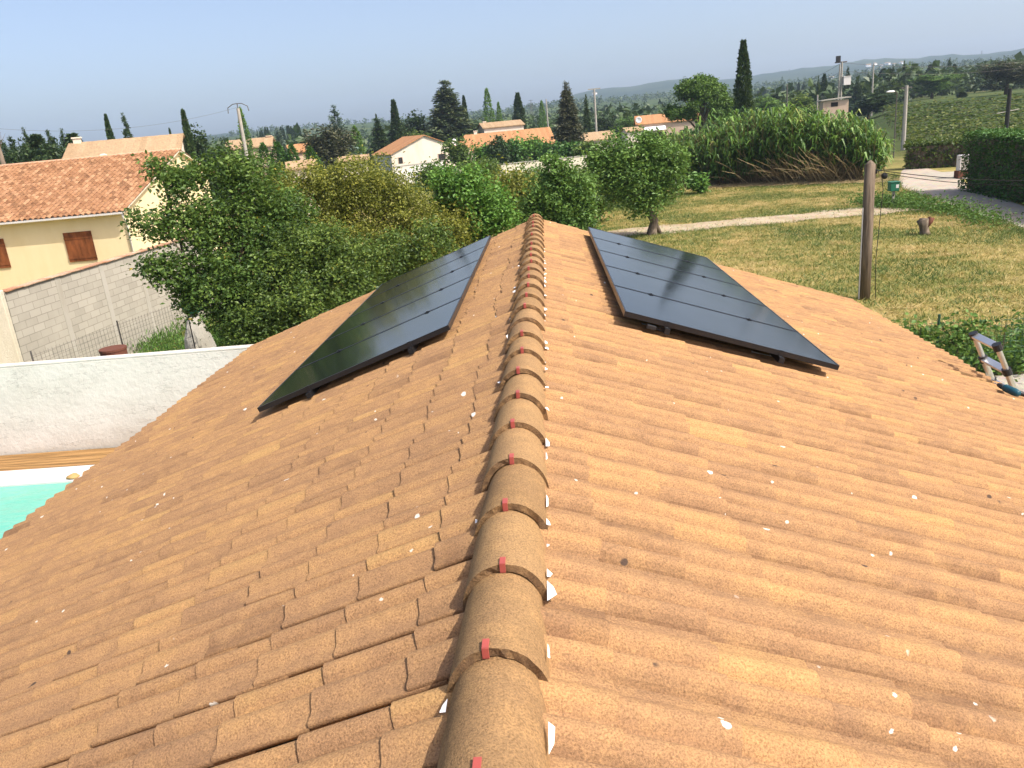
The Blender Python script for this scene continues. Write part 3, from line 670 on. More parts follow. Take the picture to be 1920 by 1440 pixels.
# ------------------------------------------------------------------ giant reeds (uncountable)
def reeds():
    rg = np.random.default_rng(61)
    b0, b1 = onz(1262, 352), onz(1672, 338)
    P, T, Dr = [], [], []; cv, cf, ctn = [], [], []
    n = 1500
    for k in range(n):
        q = rg.uniform(0, 1); dep = rg.uniform(0, 7.5)
        b = b0+(b1-b0)*q+np.array([rg.normal(0, .25), dep, 0]); b[2] = 0
        if q > .93: b[1] += (q-.93)*10
        h = np.interp(q, [0, .1, .25, .4, .5, .65, .8, .9, .97, 1], [3.6, 3.7, 4.0, 4.7, 5.0, 4.6, 4.2, 4.0, 3.2, 2.4])*rg.uniform(.66, 1.07)*(1+.10*noise.noise((q*14, dep*.4, 2.)))
        ln = rg.normal(0, .16)+(.0 if q < .6 else -.10)
        front = max(0, 1-dep/1.8)
        dr = np.array([ln*1.1, -rg.uniform(0, .35)*front-rg.uniform(-.1, .15), 0])
        pts = [b, b+np.array([0, 0, h*.4])+dr*h*.25, b+np.array([0, 0, h*.8])+dr*h*.65, b+np.array([0, 0, h])+dr*h*1.0]
        V, Fc = tube(pts, [.022, .02, .014, .006], 4, False)
        cv.append(V); cf.append(np.array(Fc)+sum_v[0]); sum_v[0] += len(V); ctn.append(np.full(len(Fc), rg.uniform(.0, .35)+(.4 if q > .6 and rg.uniform() < .4 else 0)))
        cl_ = .5*noise.noise((q*22, dep*.8, 7.)); m = 17; s = rg.uniform(.38, 1., m)**.85
        s = (.05 if (dep < 2 and q < .45 and rg.uniform() < .75) else .12 if rg.uniform() < .35 else .3)+.7*(s-.38)/.62; s = np.minimum(s, 1)
        Q = np.array([np.interp(s, [0, .4, .8, 1], [p_[c] for p_ in pts]) for c in range(3)]).T
        an = rg.uniform(0, 2*math.pi, m); dd = np.stack([np.cos(an), np.sin(an), rg.uniform(.35, 1.7, m)], 1)
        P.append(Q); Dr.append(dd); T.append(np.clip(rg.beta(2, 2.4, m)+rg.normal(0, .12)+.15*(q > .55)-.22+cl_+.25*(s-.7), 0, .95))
    P, Dr, T = np.vstack(P), np.vstack(Dr), np.concatenate(T)
    n = len(P); L = rg.uniform(.7, 1.35, n)[:, None]; Dr /= np.linalg.norm(Dr, axis=1, keepdims=True)
    W = np.cross(Dr, [0, 0, 1.]); W /= np.linalg.norm(W, axis=1, keepdims=True); w = rg.uniform(.035, .085, n)[:, None]
    m_ = P+Dr*L*.55; tip = m_ + Dr*L*.45*np.array([1, 1, .2]) - np.array([0, 0, 1])*L*rg.uniform(.1, .6, n)[:, None]
    V = np.stack([P-W*w*.6, P+W*w*.6, m_+W*w, m_-W*w, tip], 1).reshape(-1, 3); i = np.arange(n)*5
    Fq = np.stack([i, i+1, i+2, i+3], 1); Ft = np.stack([i+3, i+2, i+4, i+4], 1)
    # the tip triangle as a quad with a doubled corner would be degenerate: use a thin end instead
    V2 = np.stack([m_-W*w, m_+W*w, tip+W*.004, tip-W*.004], 1).reshape(-1, 3); j = np.arange(n)*4+len(V)
    Va = np.vstack([V, V2]); Fa = np.vstack([Fq, np.stack([j, j+1, j+2, j+3], 1)])
    o = obj('reed_foliage', (Va, Fa), M['reed'], tint=np.concatenate([T, T]), loc=(17, 62, 0)); tag(o, 'tall thicket of green giant reeds at the back of the meadow', 'reeds', None, 'stuff')
    o2 = obj('reed_canes', (np.vstack(cv), np.vstack(cf)), M['cane'], tint=np.concatenate(ctn), loc=(17, 60, 0)); tag(o2, 'bare upright canes showing at the foot of the reed thicket', 'reeds', None, 'stuff')
    # leaning and fallen dry canes
    V_, F_, t_ = [], [], []; k0 = 0
    for k in range(230):
        q = rg.normal(.70, .13); b = b0+(b1-b0)*np.clip(q, .05, .86)+np.array([rg.normal(0, .5), rg.uniform(-.6, 2.2), 0]); b[2] = .03
        an = rg.uniform(.35, 1.3); side = -1 if rg.uniform() < .75 else 1; ln = rg.uniform(1.6, 3.6)
        dr = np.array([side*math.cos(an), -.35*rg.uniform(0, 1), math.sin(an)])
        V, Fc = tube([b, b+dr*ln*.55+np.array([0, 0, .12]), b+dr*ln-np.array([0, 0, .1*ln])], [.022, .018, .008], 4, False); V[:, 2] = np.maximum(V[:, 2], .02)
        V_.append(V); F_.append(np.array(Fc)+k0); k0 += len(V); t_.append(np.full(len(Fc), rg.uniform(.2, 1)))
    for k in range(900):
        q = rg.uniform(.0, .94)**.6; b = b0+(b1-b0)*min(q, .94)+np.array([rg.normal(0, .4), rg.uniform(-1.8, .6), 0]); b[2] = .05; an = rg.normal(0, .5)
        dr = np.array([math.cos(an), math.sin(an)*.7, rg.uniform(0, .15)])*rg.uniform(.4, 1.3)
        V, Fc = tube([b, b+dr], [.018, .008], 3, False); V_.append(V); F_.append(np.array(Fc)+k0); k0 += len(V); t_.append(np.full(len(Fc), rg.uniform(.4, 1)))
    o3 = obj('dry_canes', (np.vstack(V_), np.vstack(F_)), M['cane'], tint=np.concatenate(t_), loc=(20, 58, 0)); tag(o3, 'fallen straw coloured canes leaning and lying in front of the reeds', 'dry reeds', None, 'stuff')
sum_v = [0]
reeds()

# ------------------------------------------------------------------ meadow grass (uncountable)
def meadow():
    rg = np.random.default_rng(71); N_ = 280000
    x = rg.uniform(-2, 24, N_); y = 13.5+(62-13.5)*rg.uniform(0, 1, N_)**1.1
    az = np.degrees(np.arctan2(x, y)); ok = (az > -3) & (az < 40)
    rl = np.interp(y, [p_[1] for p_ in RL], [p_[0] for p_ in RL]); ok &= x < rl-.15+rg.normal(0, .12, N_)
    ok &= ~((np.abs(y-41.1) < 1.2) & (x > 2.6) & (rg.uniform(0, 1, N_) < .93))
    ok &= ~((x < 9.9) & (y < 15.7)); x, y = x[ok], y[ok]; n = len(x)
    g = np.array([noise.noise((a_*.22, b_*.22, 3.)) for a_, b_ in zip(x, y)]); g2 = np.array([noise.noise((a_*1.1, b_*1.6, 8.)) for a_, b_ in zip(x, y)])
    road = np.clip(1-(np.interp(y, [p_[1] for p_ in RL], [p_[0] for p_ in RL])-x)/1.6, 0, 1)
    trk = np.clip(1-np.abs(np.abs(y-41.1)-1.6)/.5, 0, 1)*.5; lush = np.clip((y-50)/4, 0, 1)*np.clip((8.5-x)/2, 0, 1)+np.clip((19.5-y)/2.5, 0, 1)*.9
    t = np.clip(.46+g*.8+g2*.6-.55*road-trk*.6-.55*lush+rg.normal(0, .13, n), .02, 1)
    h = rg.uniform(.03, .10, n)*(1+2.*road+1.6*lush+1.2*np.clip(g2*2-.3, 0, 1))+.02
    an = rg.uniform(0, 2*math.pi, n); W = np.stack([np.cos(an), np.sin(an), np.zeros(n)], 1); lean = rg.normal(0, 1, (n, 3))*np.array([1, 1, 0])*.9; lean[:, 2] = 1
    # cut straw lies flat
    fl = (t > .55) & (rg.uniform(0, 1, n) < .7); lean[fl, 2] = .25
    B = np.stack([x, y, np.zeros(n)], 1); w = (rg.uniform(.008, .020, n))[:, None]
    Tp = B+lean*h[:, None]*np.where(fl, 1.8, 1.)[:, None]
    V = np.stack([B-W*w, B+W*w, Tp+W*w*.15, Tp-W*w*.15], 1).reshape(-1, 3); i = np.arange(n)*4
    tag(obj('meadow_grass', (V, np.stack([i, i+1, i+2, i+3], 1)), M['grass'], tint=t, loc=(10, 35, 0)), 'cut straw and green grass tufts covering the meadow', 'grass', None, 'stuff')
    # weeds along the lane, the green fence and the block wall
    Q = []
    def strip(cx, cy, sx, sy, n_, hh): Q.append(np.stack([rg.normal(cx, sx, n_), rg.normal(cy, sy, n_), np.abs(rg.normal(0, hh, n_))+.02], 1))
    for k in range(14): strip(18.3+rg.normal(0, .3), rg.uniform(33, 44), .5, .8, 260, .25)
    for k in range(16): strip(rg.uniform(8, 15), 16.4+rg.normal(0, .3), .7, .35, 420, .30)
    for k in range(8): strip(rg.uniform(16.2, 18.3), rg.uniform(41.5, 45), .5, .5, 260, .25)
    Q = np.vstack(Q); V, Fc, tn = leaves(Q, .14, .5, .3, None, rg)
    tag(obj('roadside_weeds', (V, Fc), M['weed'], tint=tn, loc=(15, 30, 0)), 'green weeds growing along the lane edge and the green mesh fence', 'weeds', None, 'stuff')
    Q = []
    for k in range(190): strip(rg.uniform(-17, -6.5), rg.uniform(16.5, 36), .6, .6, 230, .26)
    Q = np.vstack(Q); Q[:, 2] += terrain(Q[:, 0], Q[:, 1]); V, Fc, tn = leaves(Q, .2, .22, .3, None, rg, dirs=np.tile([0, 0, 1.], (len(Q), 1)))
    tag(obj('long_grass', (V, Fc), M['weed'], tint=tn, loc=(-10, 22, 0)), 'long green grass behind the white wall under the leafy trees', 'grass', None, 'stuff')
meadow()

# ------------------------------------------------------------------ wooden pole on the right with its cables
pb = onz(1624, 590); pb = np.array([atd(1626, 430, 24.6)[0], atd(1626, 430, 24.6)[1], 0]); pt = atd(1632, 300, 24.6)
pole = thing('wooden_pole', pb, 'weathered round wooden pole standing just past the right roof edge', 'pole')
top_ = np.array([pb[0], pb[1], pt[2]])
obj('shaft', tube([pb, pb+(top_-pb)*.5, top_-np.array([0, 0, .12]), top_], [.165, .155, .14, .02], 14), M['pole'], pole, smooth=True)
obj('conduit', tube([pb+np.array([-.17, -.06, 0]), pb+np.array([-.165, -.06, 2.6])], .018, 8), M['pvc'], pole)
hk = top_+np.array([.16, -.05, -.32])
obj('bracket', join(tube([top_+np.array([.05, 0, -.3]), hk+np.array([.16, 0, .02])], .018, 8), tube([hk+np.array([0, 0, .06]), hk+np.array([0, 0, -.05])], .03, 8)), M['wire'], pole)
obj('clamp', sphere(hk+np.array([.22, 0, -.13]), (.09, .07, .09)), M['wire'], pole, smooth=True)
cab = [hk+np.array([.14, 0, -.1]), hk+np.array([.20, 0, -.5]), hk+np.array([.16, 0, -1.2]), hk+np.array([.10, 0, -2.4]), np.array([pb[0]+.30, pb[1]-.05, 0])]
tag(obj('hanging_cable', tube(cab, .010, 6), M['wire'], loc=(pb[0]+.3, pb[1], 0), smooth=True), 'thin black cable hanging down beside the wooden pole', 'cable')
def wire(name, a_, b_, sag, label, rad=.008, group=None, mat='wire'):
    a_, b_ = np.asarray(a_, float), np.asarray(b_, float); s = np.linspace(0, 1, 24)
    P = a_+(b_-a_)*s[:, None]; P[:, 2] -= 4*sag*s*(1-s)
    return tag(obj(name, tube(P, rad, 5), M[mat], loc=P[12], smooth=True), label, 'wire', group)
wire('power_line', hk+np.array([.2, 0, 0]), atd(2100, 333, 24), .15, 'upper black cable running right from the wooden pole', .011, 'cables leaving the wooden pole')
wire('power_line', hk+np.array([.2, 0, -.05]), atd(2100, 338, 22), .2, 'lower black cable running right from the wooden pole', .009, 'cables leaving the wooden pole')

# green post box, tree stump, cabinet
mb = onz(1674, 388)
t = thing('post_box', mb, 'small green box on a pale post by the end of the track', 'box')
obj('post', box(mb[0]-.05, mb[0]+.05, mb[1]-.05, mb[1]+.05, 0, .85), M['greenpaint'] if False else M['palepole'], t)
obj('box', join(box(mb[0]-.24, mb[0]+.2, mb[1]-.2, mb[1]+.2, .80, 1.22), box(mb[0]-.27, mb[0]+.23, mb[1]-.23, mb[1]+.23, 1.22, 1.27)), M['greenpaint'], t, bevel=.02)
obj('notice', box(mb[0]+.02, mb[0]+.16, mb[1]-.206, mb[1]-.201, .95, 1.12), M['pvc'], t)
sb = onz(1733, 440)
t = thing('tree_stump', sb, 'short sawn tree stump standing in the dry meadow', 'stump')
V, Fc = tube([sb, sb+np.array([0, 0, .12]), sb+np.array([-.05, 0, .35]), sb+np.array([-.10, 0, .62])], [.24, .17, .18, .22], 12); V += np.random.default_rng(3).normal(0, .018, V.shape)
obj('trunk', (V, Fc), M['bark'], t, smooth=True)
V, Fc = tube([sb+np.array([.05, 0, .35]), sb+np.array([.17, -.02, .50]), sb+np.array([.24, 0, .66])], [.10, .11, .12], 9); V += np.random.default_rng(4).normal(0, .012, V.shape)
obj('branch_stub', (V, Fc), M['rust'], t, smooth=True)
cb = onz(1806, 333)
t = thing('meter_cabinet', cb, 'pale grey utility cabinet on a stone base at the end of the dark hedge', 'cabinet')
obj('body', box(cb[0]-.38, cb[0]+.38, cb[1]-.25, cb[1]+.25, .45, 1.40), M['pvc'], t, bevel=.02)
obj('base', box(cb[0]-.45, cb[0]+.5, cb[1]-.3, cb[1]+.3, 0, .45), M['rust'], t)
obj('door', box(cb[0]-.31, cb[0]+.31, cb[1]-.262, cb[1]-.25, .52, 1.33), M['palepole'], t)

# ------------------------------------------------------------------ clipped hedge on the right
def hedge(name, label, a_, b_, w, h, n, ls, mat, seed, group=None, z0=0.):
    rg = np.random.default_rng(seed); a_, b_ = np.asarray(a_, float), np.asarray(b_, float)
    L = np.linalg.norm(b_[:2]-a_[:2]); u = (b_-a_)/L; v = np.array([-u[1], u[0], 0])
    t = thing(name, ((a_+b_)/2), label, 'hedge', group)
    s = rg.uniform(0, L, n); f = rg.integers(0, 4, n); q = rg.uniform(-1, 1, n); zz = rg.uniform(0, 1, n)
    side = np.where(f == 0, -1., np.where(f == 1, 1., q)); ztop = np.where(f >= 2, 1., zz)
    wob_ = np.array([noise.noise((a1*.9, b1*2., seed)) for a1, b1 in zip(s, zz*3+side)])
    P = a_+s[:, None]*u+(side*(w/2)*(1+.12*wob_)+rg.normal(0, .06, n))[:, None]*v+np.array([0, 0, 1.])*((ztop*(h+.18*wob_))+rg.normal(0, .05, n))[:, None]
    P[:, 2] = np.maximum(P[:, 2], .03)
    V, Fc, tn = leaves(P, ls, .6, .3, np.clip(rg.beta(2, 2.4, n)+wob_*.4, 0, .95), rg)
    obj('foliage', (V, Fc), M[mat], t, tint=tn)
    c = (a_+b_)/2+np.array([0, 0, h*.46]); obj('branches', obox(c, u, v, [0, 0, 1], L*.98, w*.72, h*.86), M['bark'], t)
    return t
hedge('clipped_hedge', 'tall clipped dark green hedge bordering the lane', (23.9, 46.6, 0), (22.0, 30, 0), 1.9, 3.0, 30000, .16, 'thuja', 81)
hedge('vine_hedge', 'dark vine row nearest the gravel forecourt', (26.5, 62.5, 0), (37, 58.5, 0), 1.2, 1.75, 6000, .25, 'vine', 82)
# ------------------------------------------------------------------ vineyard
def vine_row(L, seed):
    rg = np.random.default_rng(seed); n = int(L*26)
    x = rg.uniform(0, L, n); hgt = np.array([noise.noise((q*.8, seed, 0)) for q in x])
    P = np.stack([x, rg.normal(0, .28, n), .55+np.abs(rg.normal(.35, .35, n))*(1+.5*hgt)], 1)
    return leaves(P, .32, .75, .35, np.clip(rg.beta(2, 2.2, n)*.55+.3*hgt+(P[:, 2]-.8)*1.3-.05, 0, .95), rg)  # young shoots pale; lit tops and shaded gaps also painted into the tint
vine_me = []
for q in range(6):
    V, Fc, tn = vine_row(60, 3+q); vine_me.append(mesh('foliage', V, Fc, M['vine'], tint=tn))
V, Fc = tube([(0, 0, 0), (.1, 0, .75), (30, 0, .8), (59.9, 0, .75), (60, 0, 0)], .035, 5); stem_me = mesh('cordon', V, Fc, M['bark'])
rgv = np.random.default_rng(52)
ORDW = ['nearest', 'second', 'third', 'fourth', 'fifth', 'sixth', 'seventh', 'eighth', 'ninth', 'tenth', 'eleventh', 'twelfth', 'thirteenth', 'fourteenth', 'fifteenth', 'sixteenth', 'seventeenth', 'eighteenth', 'farthest']
for k in range(19):
    py = 265-k*4.3
    for d in np.arange(70, 300, .5):                      # where the sight line meets the rising vineyard
        c = atd(1800, py, d)
        if c[2] <= gz(c[0], c[1])+.9: break
    l_ = atd(1702-k*3 + rgv.uniform(-4, 4), 300, d); rz = R(-27)
    u = np.array([math.cos(rz), math.sin(rz)]); g0 = gz(c[0], c[1])
    root = thing('vine_row', (l_[0], l_[1], g0), f'green vine row across the vineyard on the right, {ORDW[k]} of the trained rows', 'vine row', 'vine rows in the vineyard', rz)
    root.scale = (1.1+k*.06, .8, .85)
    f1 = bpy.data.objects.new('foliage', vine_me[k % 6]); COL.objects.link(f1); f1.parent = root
    f2 = bpy.data.objects.new('cordon', stem_me); COL.objects.link(f2); f2.parent = root

# ------------------------------------------------------------------ green mesh fence with ivy at the right
def mesh_fence(name, label, a_, b_, h, mat, nposts, step, wr, post_r, seed, brace=False):
    a_, b_ = np.asarray(a_, float), np.asarray(b_, float); L = np.linalg.norm(b_-a_); u = (b_-a_)/L
    t = thing(name, a_, label, 'fence'); g = []
    for s in np.arange(0, L, step): g.append(tube([a_+u*s+[0, 0, .03], a_+u*s+[0, 0, h]], wr, 3, False))
    for z in np.arange(.05, h+.001, step*1.1): g.append(tube([a_+[0, 0, z], b_+[0, 0, z]], wr, 3, False))
    obj('wire_mesh', join(*g), M[mat], t)
    for s in np.linspace(0, L, nposts): obj('post', tube([a_+u*s, a_+u*s+[0, 0, h+.08]], post_r, 6), M[mat], t)
    if brace: obj('brace', tube([a_+[0, 0, h*.9], a_+u*1.6+[0, 0, .05]], post_r*.7, 6), M[mat], t)
    return t
mesh_fence('mesh_fence', 'green wire mesh fence beside the gravel yard on the right', (5.2, 15.9, 0), (14.5, 15.2, 0), 1.25, 'greenwire', 5, .10, .004, .024, 1)
rg = np.random.default_rng(91)
t = thing('ivy', (9.5, 15.7, 0), 'dark ivy climbing over the green mesh fence', 'ivy')
Q = []
for k in range(26):
    q = rg.uniform(0, 1); c = np.array([6.6+q*5.6, 15.78-q*.42, abs(rg.normal(.55, .35))]); n = int(rg.uniform(60, 190))
    Q.append(c+rg.normal(0, 1, (n, 3))*np.array([.28, .10, .17]))
Q = np.vstack(Q); Q = Q[Q[:, 2] > .02]; V, Fc, tn = leaves(Q, .10, .8, .2, None, rg)
obj('foliage', (V, Fc), M['leafF'], t, tint=tn)
obj('stem', join(*[tube([(x, 15.8-(x-6.6)*.075, 0), (x+rg.normal(0, .1), 15.8-(x-6.6)*.075, .6), (x+rg.normal(0, .2), 15.8-(x-6.6)*.075, 1.1)], [.014, .010, .006], 5) for x in np.arange(6.8, 12, .5)]), M['bark'], t)

# ------------------------------------------------------------------ left: block wall, rendered wall, wire fence, barrel
wa = onz(8, 548, 2.05); wb = onz(300, 462, 2.05); wa[2] = wb[2] = 0
wb = wa+(wb-wa)*1.5
Lw = np.linalg.norm(wb-wa); ang = math.atan2(wb[1]-wa[1], wb[0]-wa[0])
bw = thing('block_wall', wa, 'grey concrete block wall topped with clay tiles below the yellow house', 'wall', rz=ang)
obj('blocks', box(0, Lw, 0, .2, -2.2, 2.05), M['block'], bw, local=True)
for s in (2.6, 5.2, 7.8, 10.4, 13.): obj('concrete_post', box(s-.13, s+.13, -.012, .19, -2.2, 2.03), M['concrete'], bw, local=True)
rg = np.random.default_rng(15); gs, tn = [], []
s = 0
while s < Lw:
    g = obox((s+.14, .10, 2.075+rg.normal(0, .006)), [1, 0, 0], [0, 1, 0], [0, -.12, 1], .27, .36, .035); gs.append(g); tn += [rg.uniform(0, 1)]*6; s += .275
obj('wall_tiles', join(*gs), M['wall_tile'], bw, local=True, tint=tn)
ra = wa.copy(); dirn = np.array([-.97, -.20, 0]); pe = np.array([-.20, .97, 0])
tag(obj('rendered_wall', obox(ra+dirn*2.45+np.array([.12, -.35, .03]), dirn, pe, [0, 0, 1], 5, .25, 4.26), M['render2'], loc=(ra[0]-2, ra[1], 0), bevel=.02), 'rough cream rendered wall end at the left edge, meeting the block wall', 'wall')
# wire fence in front of the block wall
f0, f1 = atd(52, 640, 22.5), atd(352, 590, 27.0); f0[2] = f1[2] = -1.75
mesh_fence('wire_fence', 'rusty wire fence with thin posts in front of the block wall', f0, f1, 3.1, 'greywire', 3, .13, .0035, .02, 2, True)
bb = atd(213, 660, 20.5); bb[2] = -1.75
t = thing('barrel', bb, 'rusty red brown barrel showing above the white wall', 'barrel'); zb = atd(213, 652, 20.5)[2]
obj('drum', tube([bb, bb+[0, 0, zb-.05-bb[2]]], .29, 20), M['rust'], t, smooth=False)
obj('rim', join(tube([bb+[0, 0, zb-.05-bb[2]], bb+[0, 0, zb-bb[2]]], .305, 20)), M['rust'], t)
lid = atd(357, 568, 29.0); g0 = gz(lid[0], lid[1])
V, Fc = sphere((lid[0], lid[1], g0), (.55, .55, lid[2]-.30-g0), 22, 14); V = V+np.array([[.10*noise.noise((a_*3, b_*3, c_*3+k_)) for k_ in (0, 9, 18)] for a_, b_, c_ in V])
tag(obj('rubble_heap', (V, Fc), M['concrete'], loc=(lid[0], lid[1], g0)), 'heap of pale rubble half hidden under the leafy tree by the block wall', 'rubble')
t = thing('green_tub', (lid[0], lid[1], lid[2]-.34), 'green plastic tub lying on the rubble heap under the tree', 'tub')
obj('body', tube([(lid[0], lid[1], lid[2]-.34), (lid[0], lid[1], lid[2]-.02)], [.26, .36], 16), M['greenpaint'], t)
obj('rim', tube([(lid[0], lid[1], lid[2]-.03), (lid[0], lid[1], lid[2]+.02)], .385, 16), M['greenpaint'], t)

# ------------------------------------------------------------------ yellow neighbour house
def canal(name, parent, O, A_, D_, N_, ncol, nrow, mat, w=.22, expo=.34, seed=1, local=True):
    prof = [(0, .0), (.012, .03), (.045, .068), (.08, .08), (.115, .068), (.148, .03), (.16, .0), (.19, -.012), (.22, 0)]
    pr = [(s*w/.22, h) for s, h in prof]
    geo, tin, sm = roof_tiles(O, A_, D_, N_, ncol, nrow, w, expo, pr, expo+.06, .02, .03, .010, lambda rg, n, q: np.repeat(np.clip(rg.normal(.5, .24, n), 0, 1)[:, None], len(q)-1, 1), seed)
    V, Fc = geo; return obj(name, (V, Fc[:, ::-1]), M[mat], parent, smooth=sm, tint=tin, local=local)
eaz = 89
hd = np.array([math.sin(R(eaz)), math.cos(R(eaz)), 0]); gd = np.array([-hd[1], hd[0], 0])       # along the eave, towards the back
C0 = atd(232, 396, 47.)
yh = thing('yellow_house', (C0[0], C0[1], 0), 'pale yellow house with mottled clay tile roof and brown shutters', 'house', rz=math.atan2(hd[1], hd[0]))
# local frame: x along the eave (0 at the corner, negative to the left), y to the back, z up
ez = C0[2]; hl = 8.5; Wd = 13.; rise = 2.85; LEN = 24.; bz = rise*(1-(Wd-hl)/hl)
ov = .35
V = [(x, y, z) for x in (-LEN, -.25) for y, z in ((ov, -1.5), (ov, ez-.06+ov*rise/hl), (hl, ez+rise-.12), (Wd-ov, ez+bz-.06+ov*rise/hl), (Wd-ov, -1.5))]
obj('wall', (V, [(0, 1, 2, 3, 4), (9, 8, 7, 6, 5), (0, 5, 6, 1), (1, 6, 7, 2), (2, 7, 8, 3), (3, 8, 9, 4)]), M['render'], yh, local=True)
sl = math.hypot(hl, rise); cs, sn = hl/sl, rise/sl
rf = canal('roof', yh, (-LEN, hl, ez+rise), (1, 0, 0), (0, -cs, -sn), (0, -sn, cs), int(LEN/.30), int(sl/.36)+1, 'tile2', .30, .36, 5)
canal('roof', yh, (0, hl, ez+rise), (-1, 0, 0), (0, cs, -sn), (0, sn, cs), int(LEN/.30), int(sl*(Wd-hl)/hl/.36)+1, 'tile2', .30, .36, 6)
obj('roof_underside', ([(-LEN, hl, ez+rise-.03), (-.02, hl, ez+rise-.03), (-.02, 0, ez-.03), (-LEN, 0, ez-.03), (-LEN, Wd, ez+bz-.03), (-.02, Wd, ez+bz-.03), (-LEN, hl, ez+rise-.10), (-.02, hl, ez+rise-.10), (-.02, 0, ez-.10), (-LEN, 0, ez-.10), (-LEN, Wd, ez+bz-.10), (-.02, Wd, ez+bz-.10)],
    [(0, 1, 2, 3), (1, 0, 4, 5), (6, 9, 8, 7), (6, 7, 11, 10), (3, 2, 8, 9), (4, 10, 11, 5), (1, 7, 8, 2), (1, 5, 11, 7)]), M['render2'], yh, local=True)
obj('ridge_cap', tube([(-LEN, hl, ez+rise+.0), (.02, hl, ez+rise+.0)], .11, 10), M['wall_tile'], yh, local=True, smooth=True, tint=np.full(12, .5))
gp = [(0, 0), (.0, -.09), (.05, -.12), (.10, -.12), (.15, -.09), (.15, 0)]
V = [(x, -.02-y, ez-.02+z) for x in (-LEN, 0) for y, z in gp]; obj('gutter', (V, [(i, i+6, i+7, i+1) for i in range(5)]+[(0, 1, 2, 3, 4, 5), (11, 10, 9, 8, 7, 6)]), M['pvc'], yh, local=True)
obj('downpipe', tube([(-.08, -.08, ez-.1), (-.12, .0, ez-.35), (-.16, ov-.06, ez-.5), (-.16, ov-.06, -1.6)], .055, 8), M['pvc'], yh, local=True, smooth=True)
def loc_of(px, py):   # photo point on the facade plane -> local x, z
    n_ = -gd; d = ray(px, py); pc = np.array([C0[0], C0[1], 0])+gd*ov - np.array([0, 0, EYE]); kk = (pc@n_)/(d@n_); P = d*kk+np.array([0, 0, EYE])
    return float((P-np.array([C0[0], C0[1], 0]))@hd), float(P[2])
xL, zT = loc_of(118, 437); xR, _ = loc_of(170, 430)
hw = xR-xL
def shutter(x0, w):
    sh = obj('shutter', join(*[box(x0+k*w/6+.004, x0+(k+1)*w/6-.004, ov-.06, ov-.02, zT-1.55, zT) for k in range(6)]), M['shutter'], yh, local=True)
    for zb in (.36, 1.4): obj('batten', box(x0, x0+w, ov-.085, ov-.06, zT-zb, zT-zb+.1), M['shutter'], sh, local=True)
shutter(xL, hw)
x2, _ = loc_of(8, 452); shutter(x2-hw, hw)

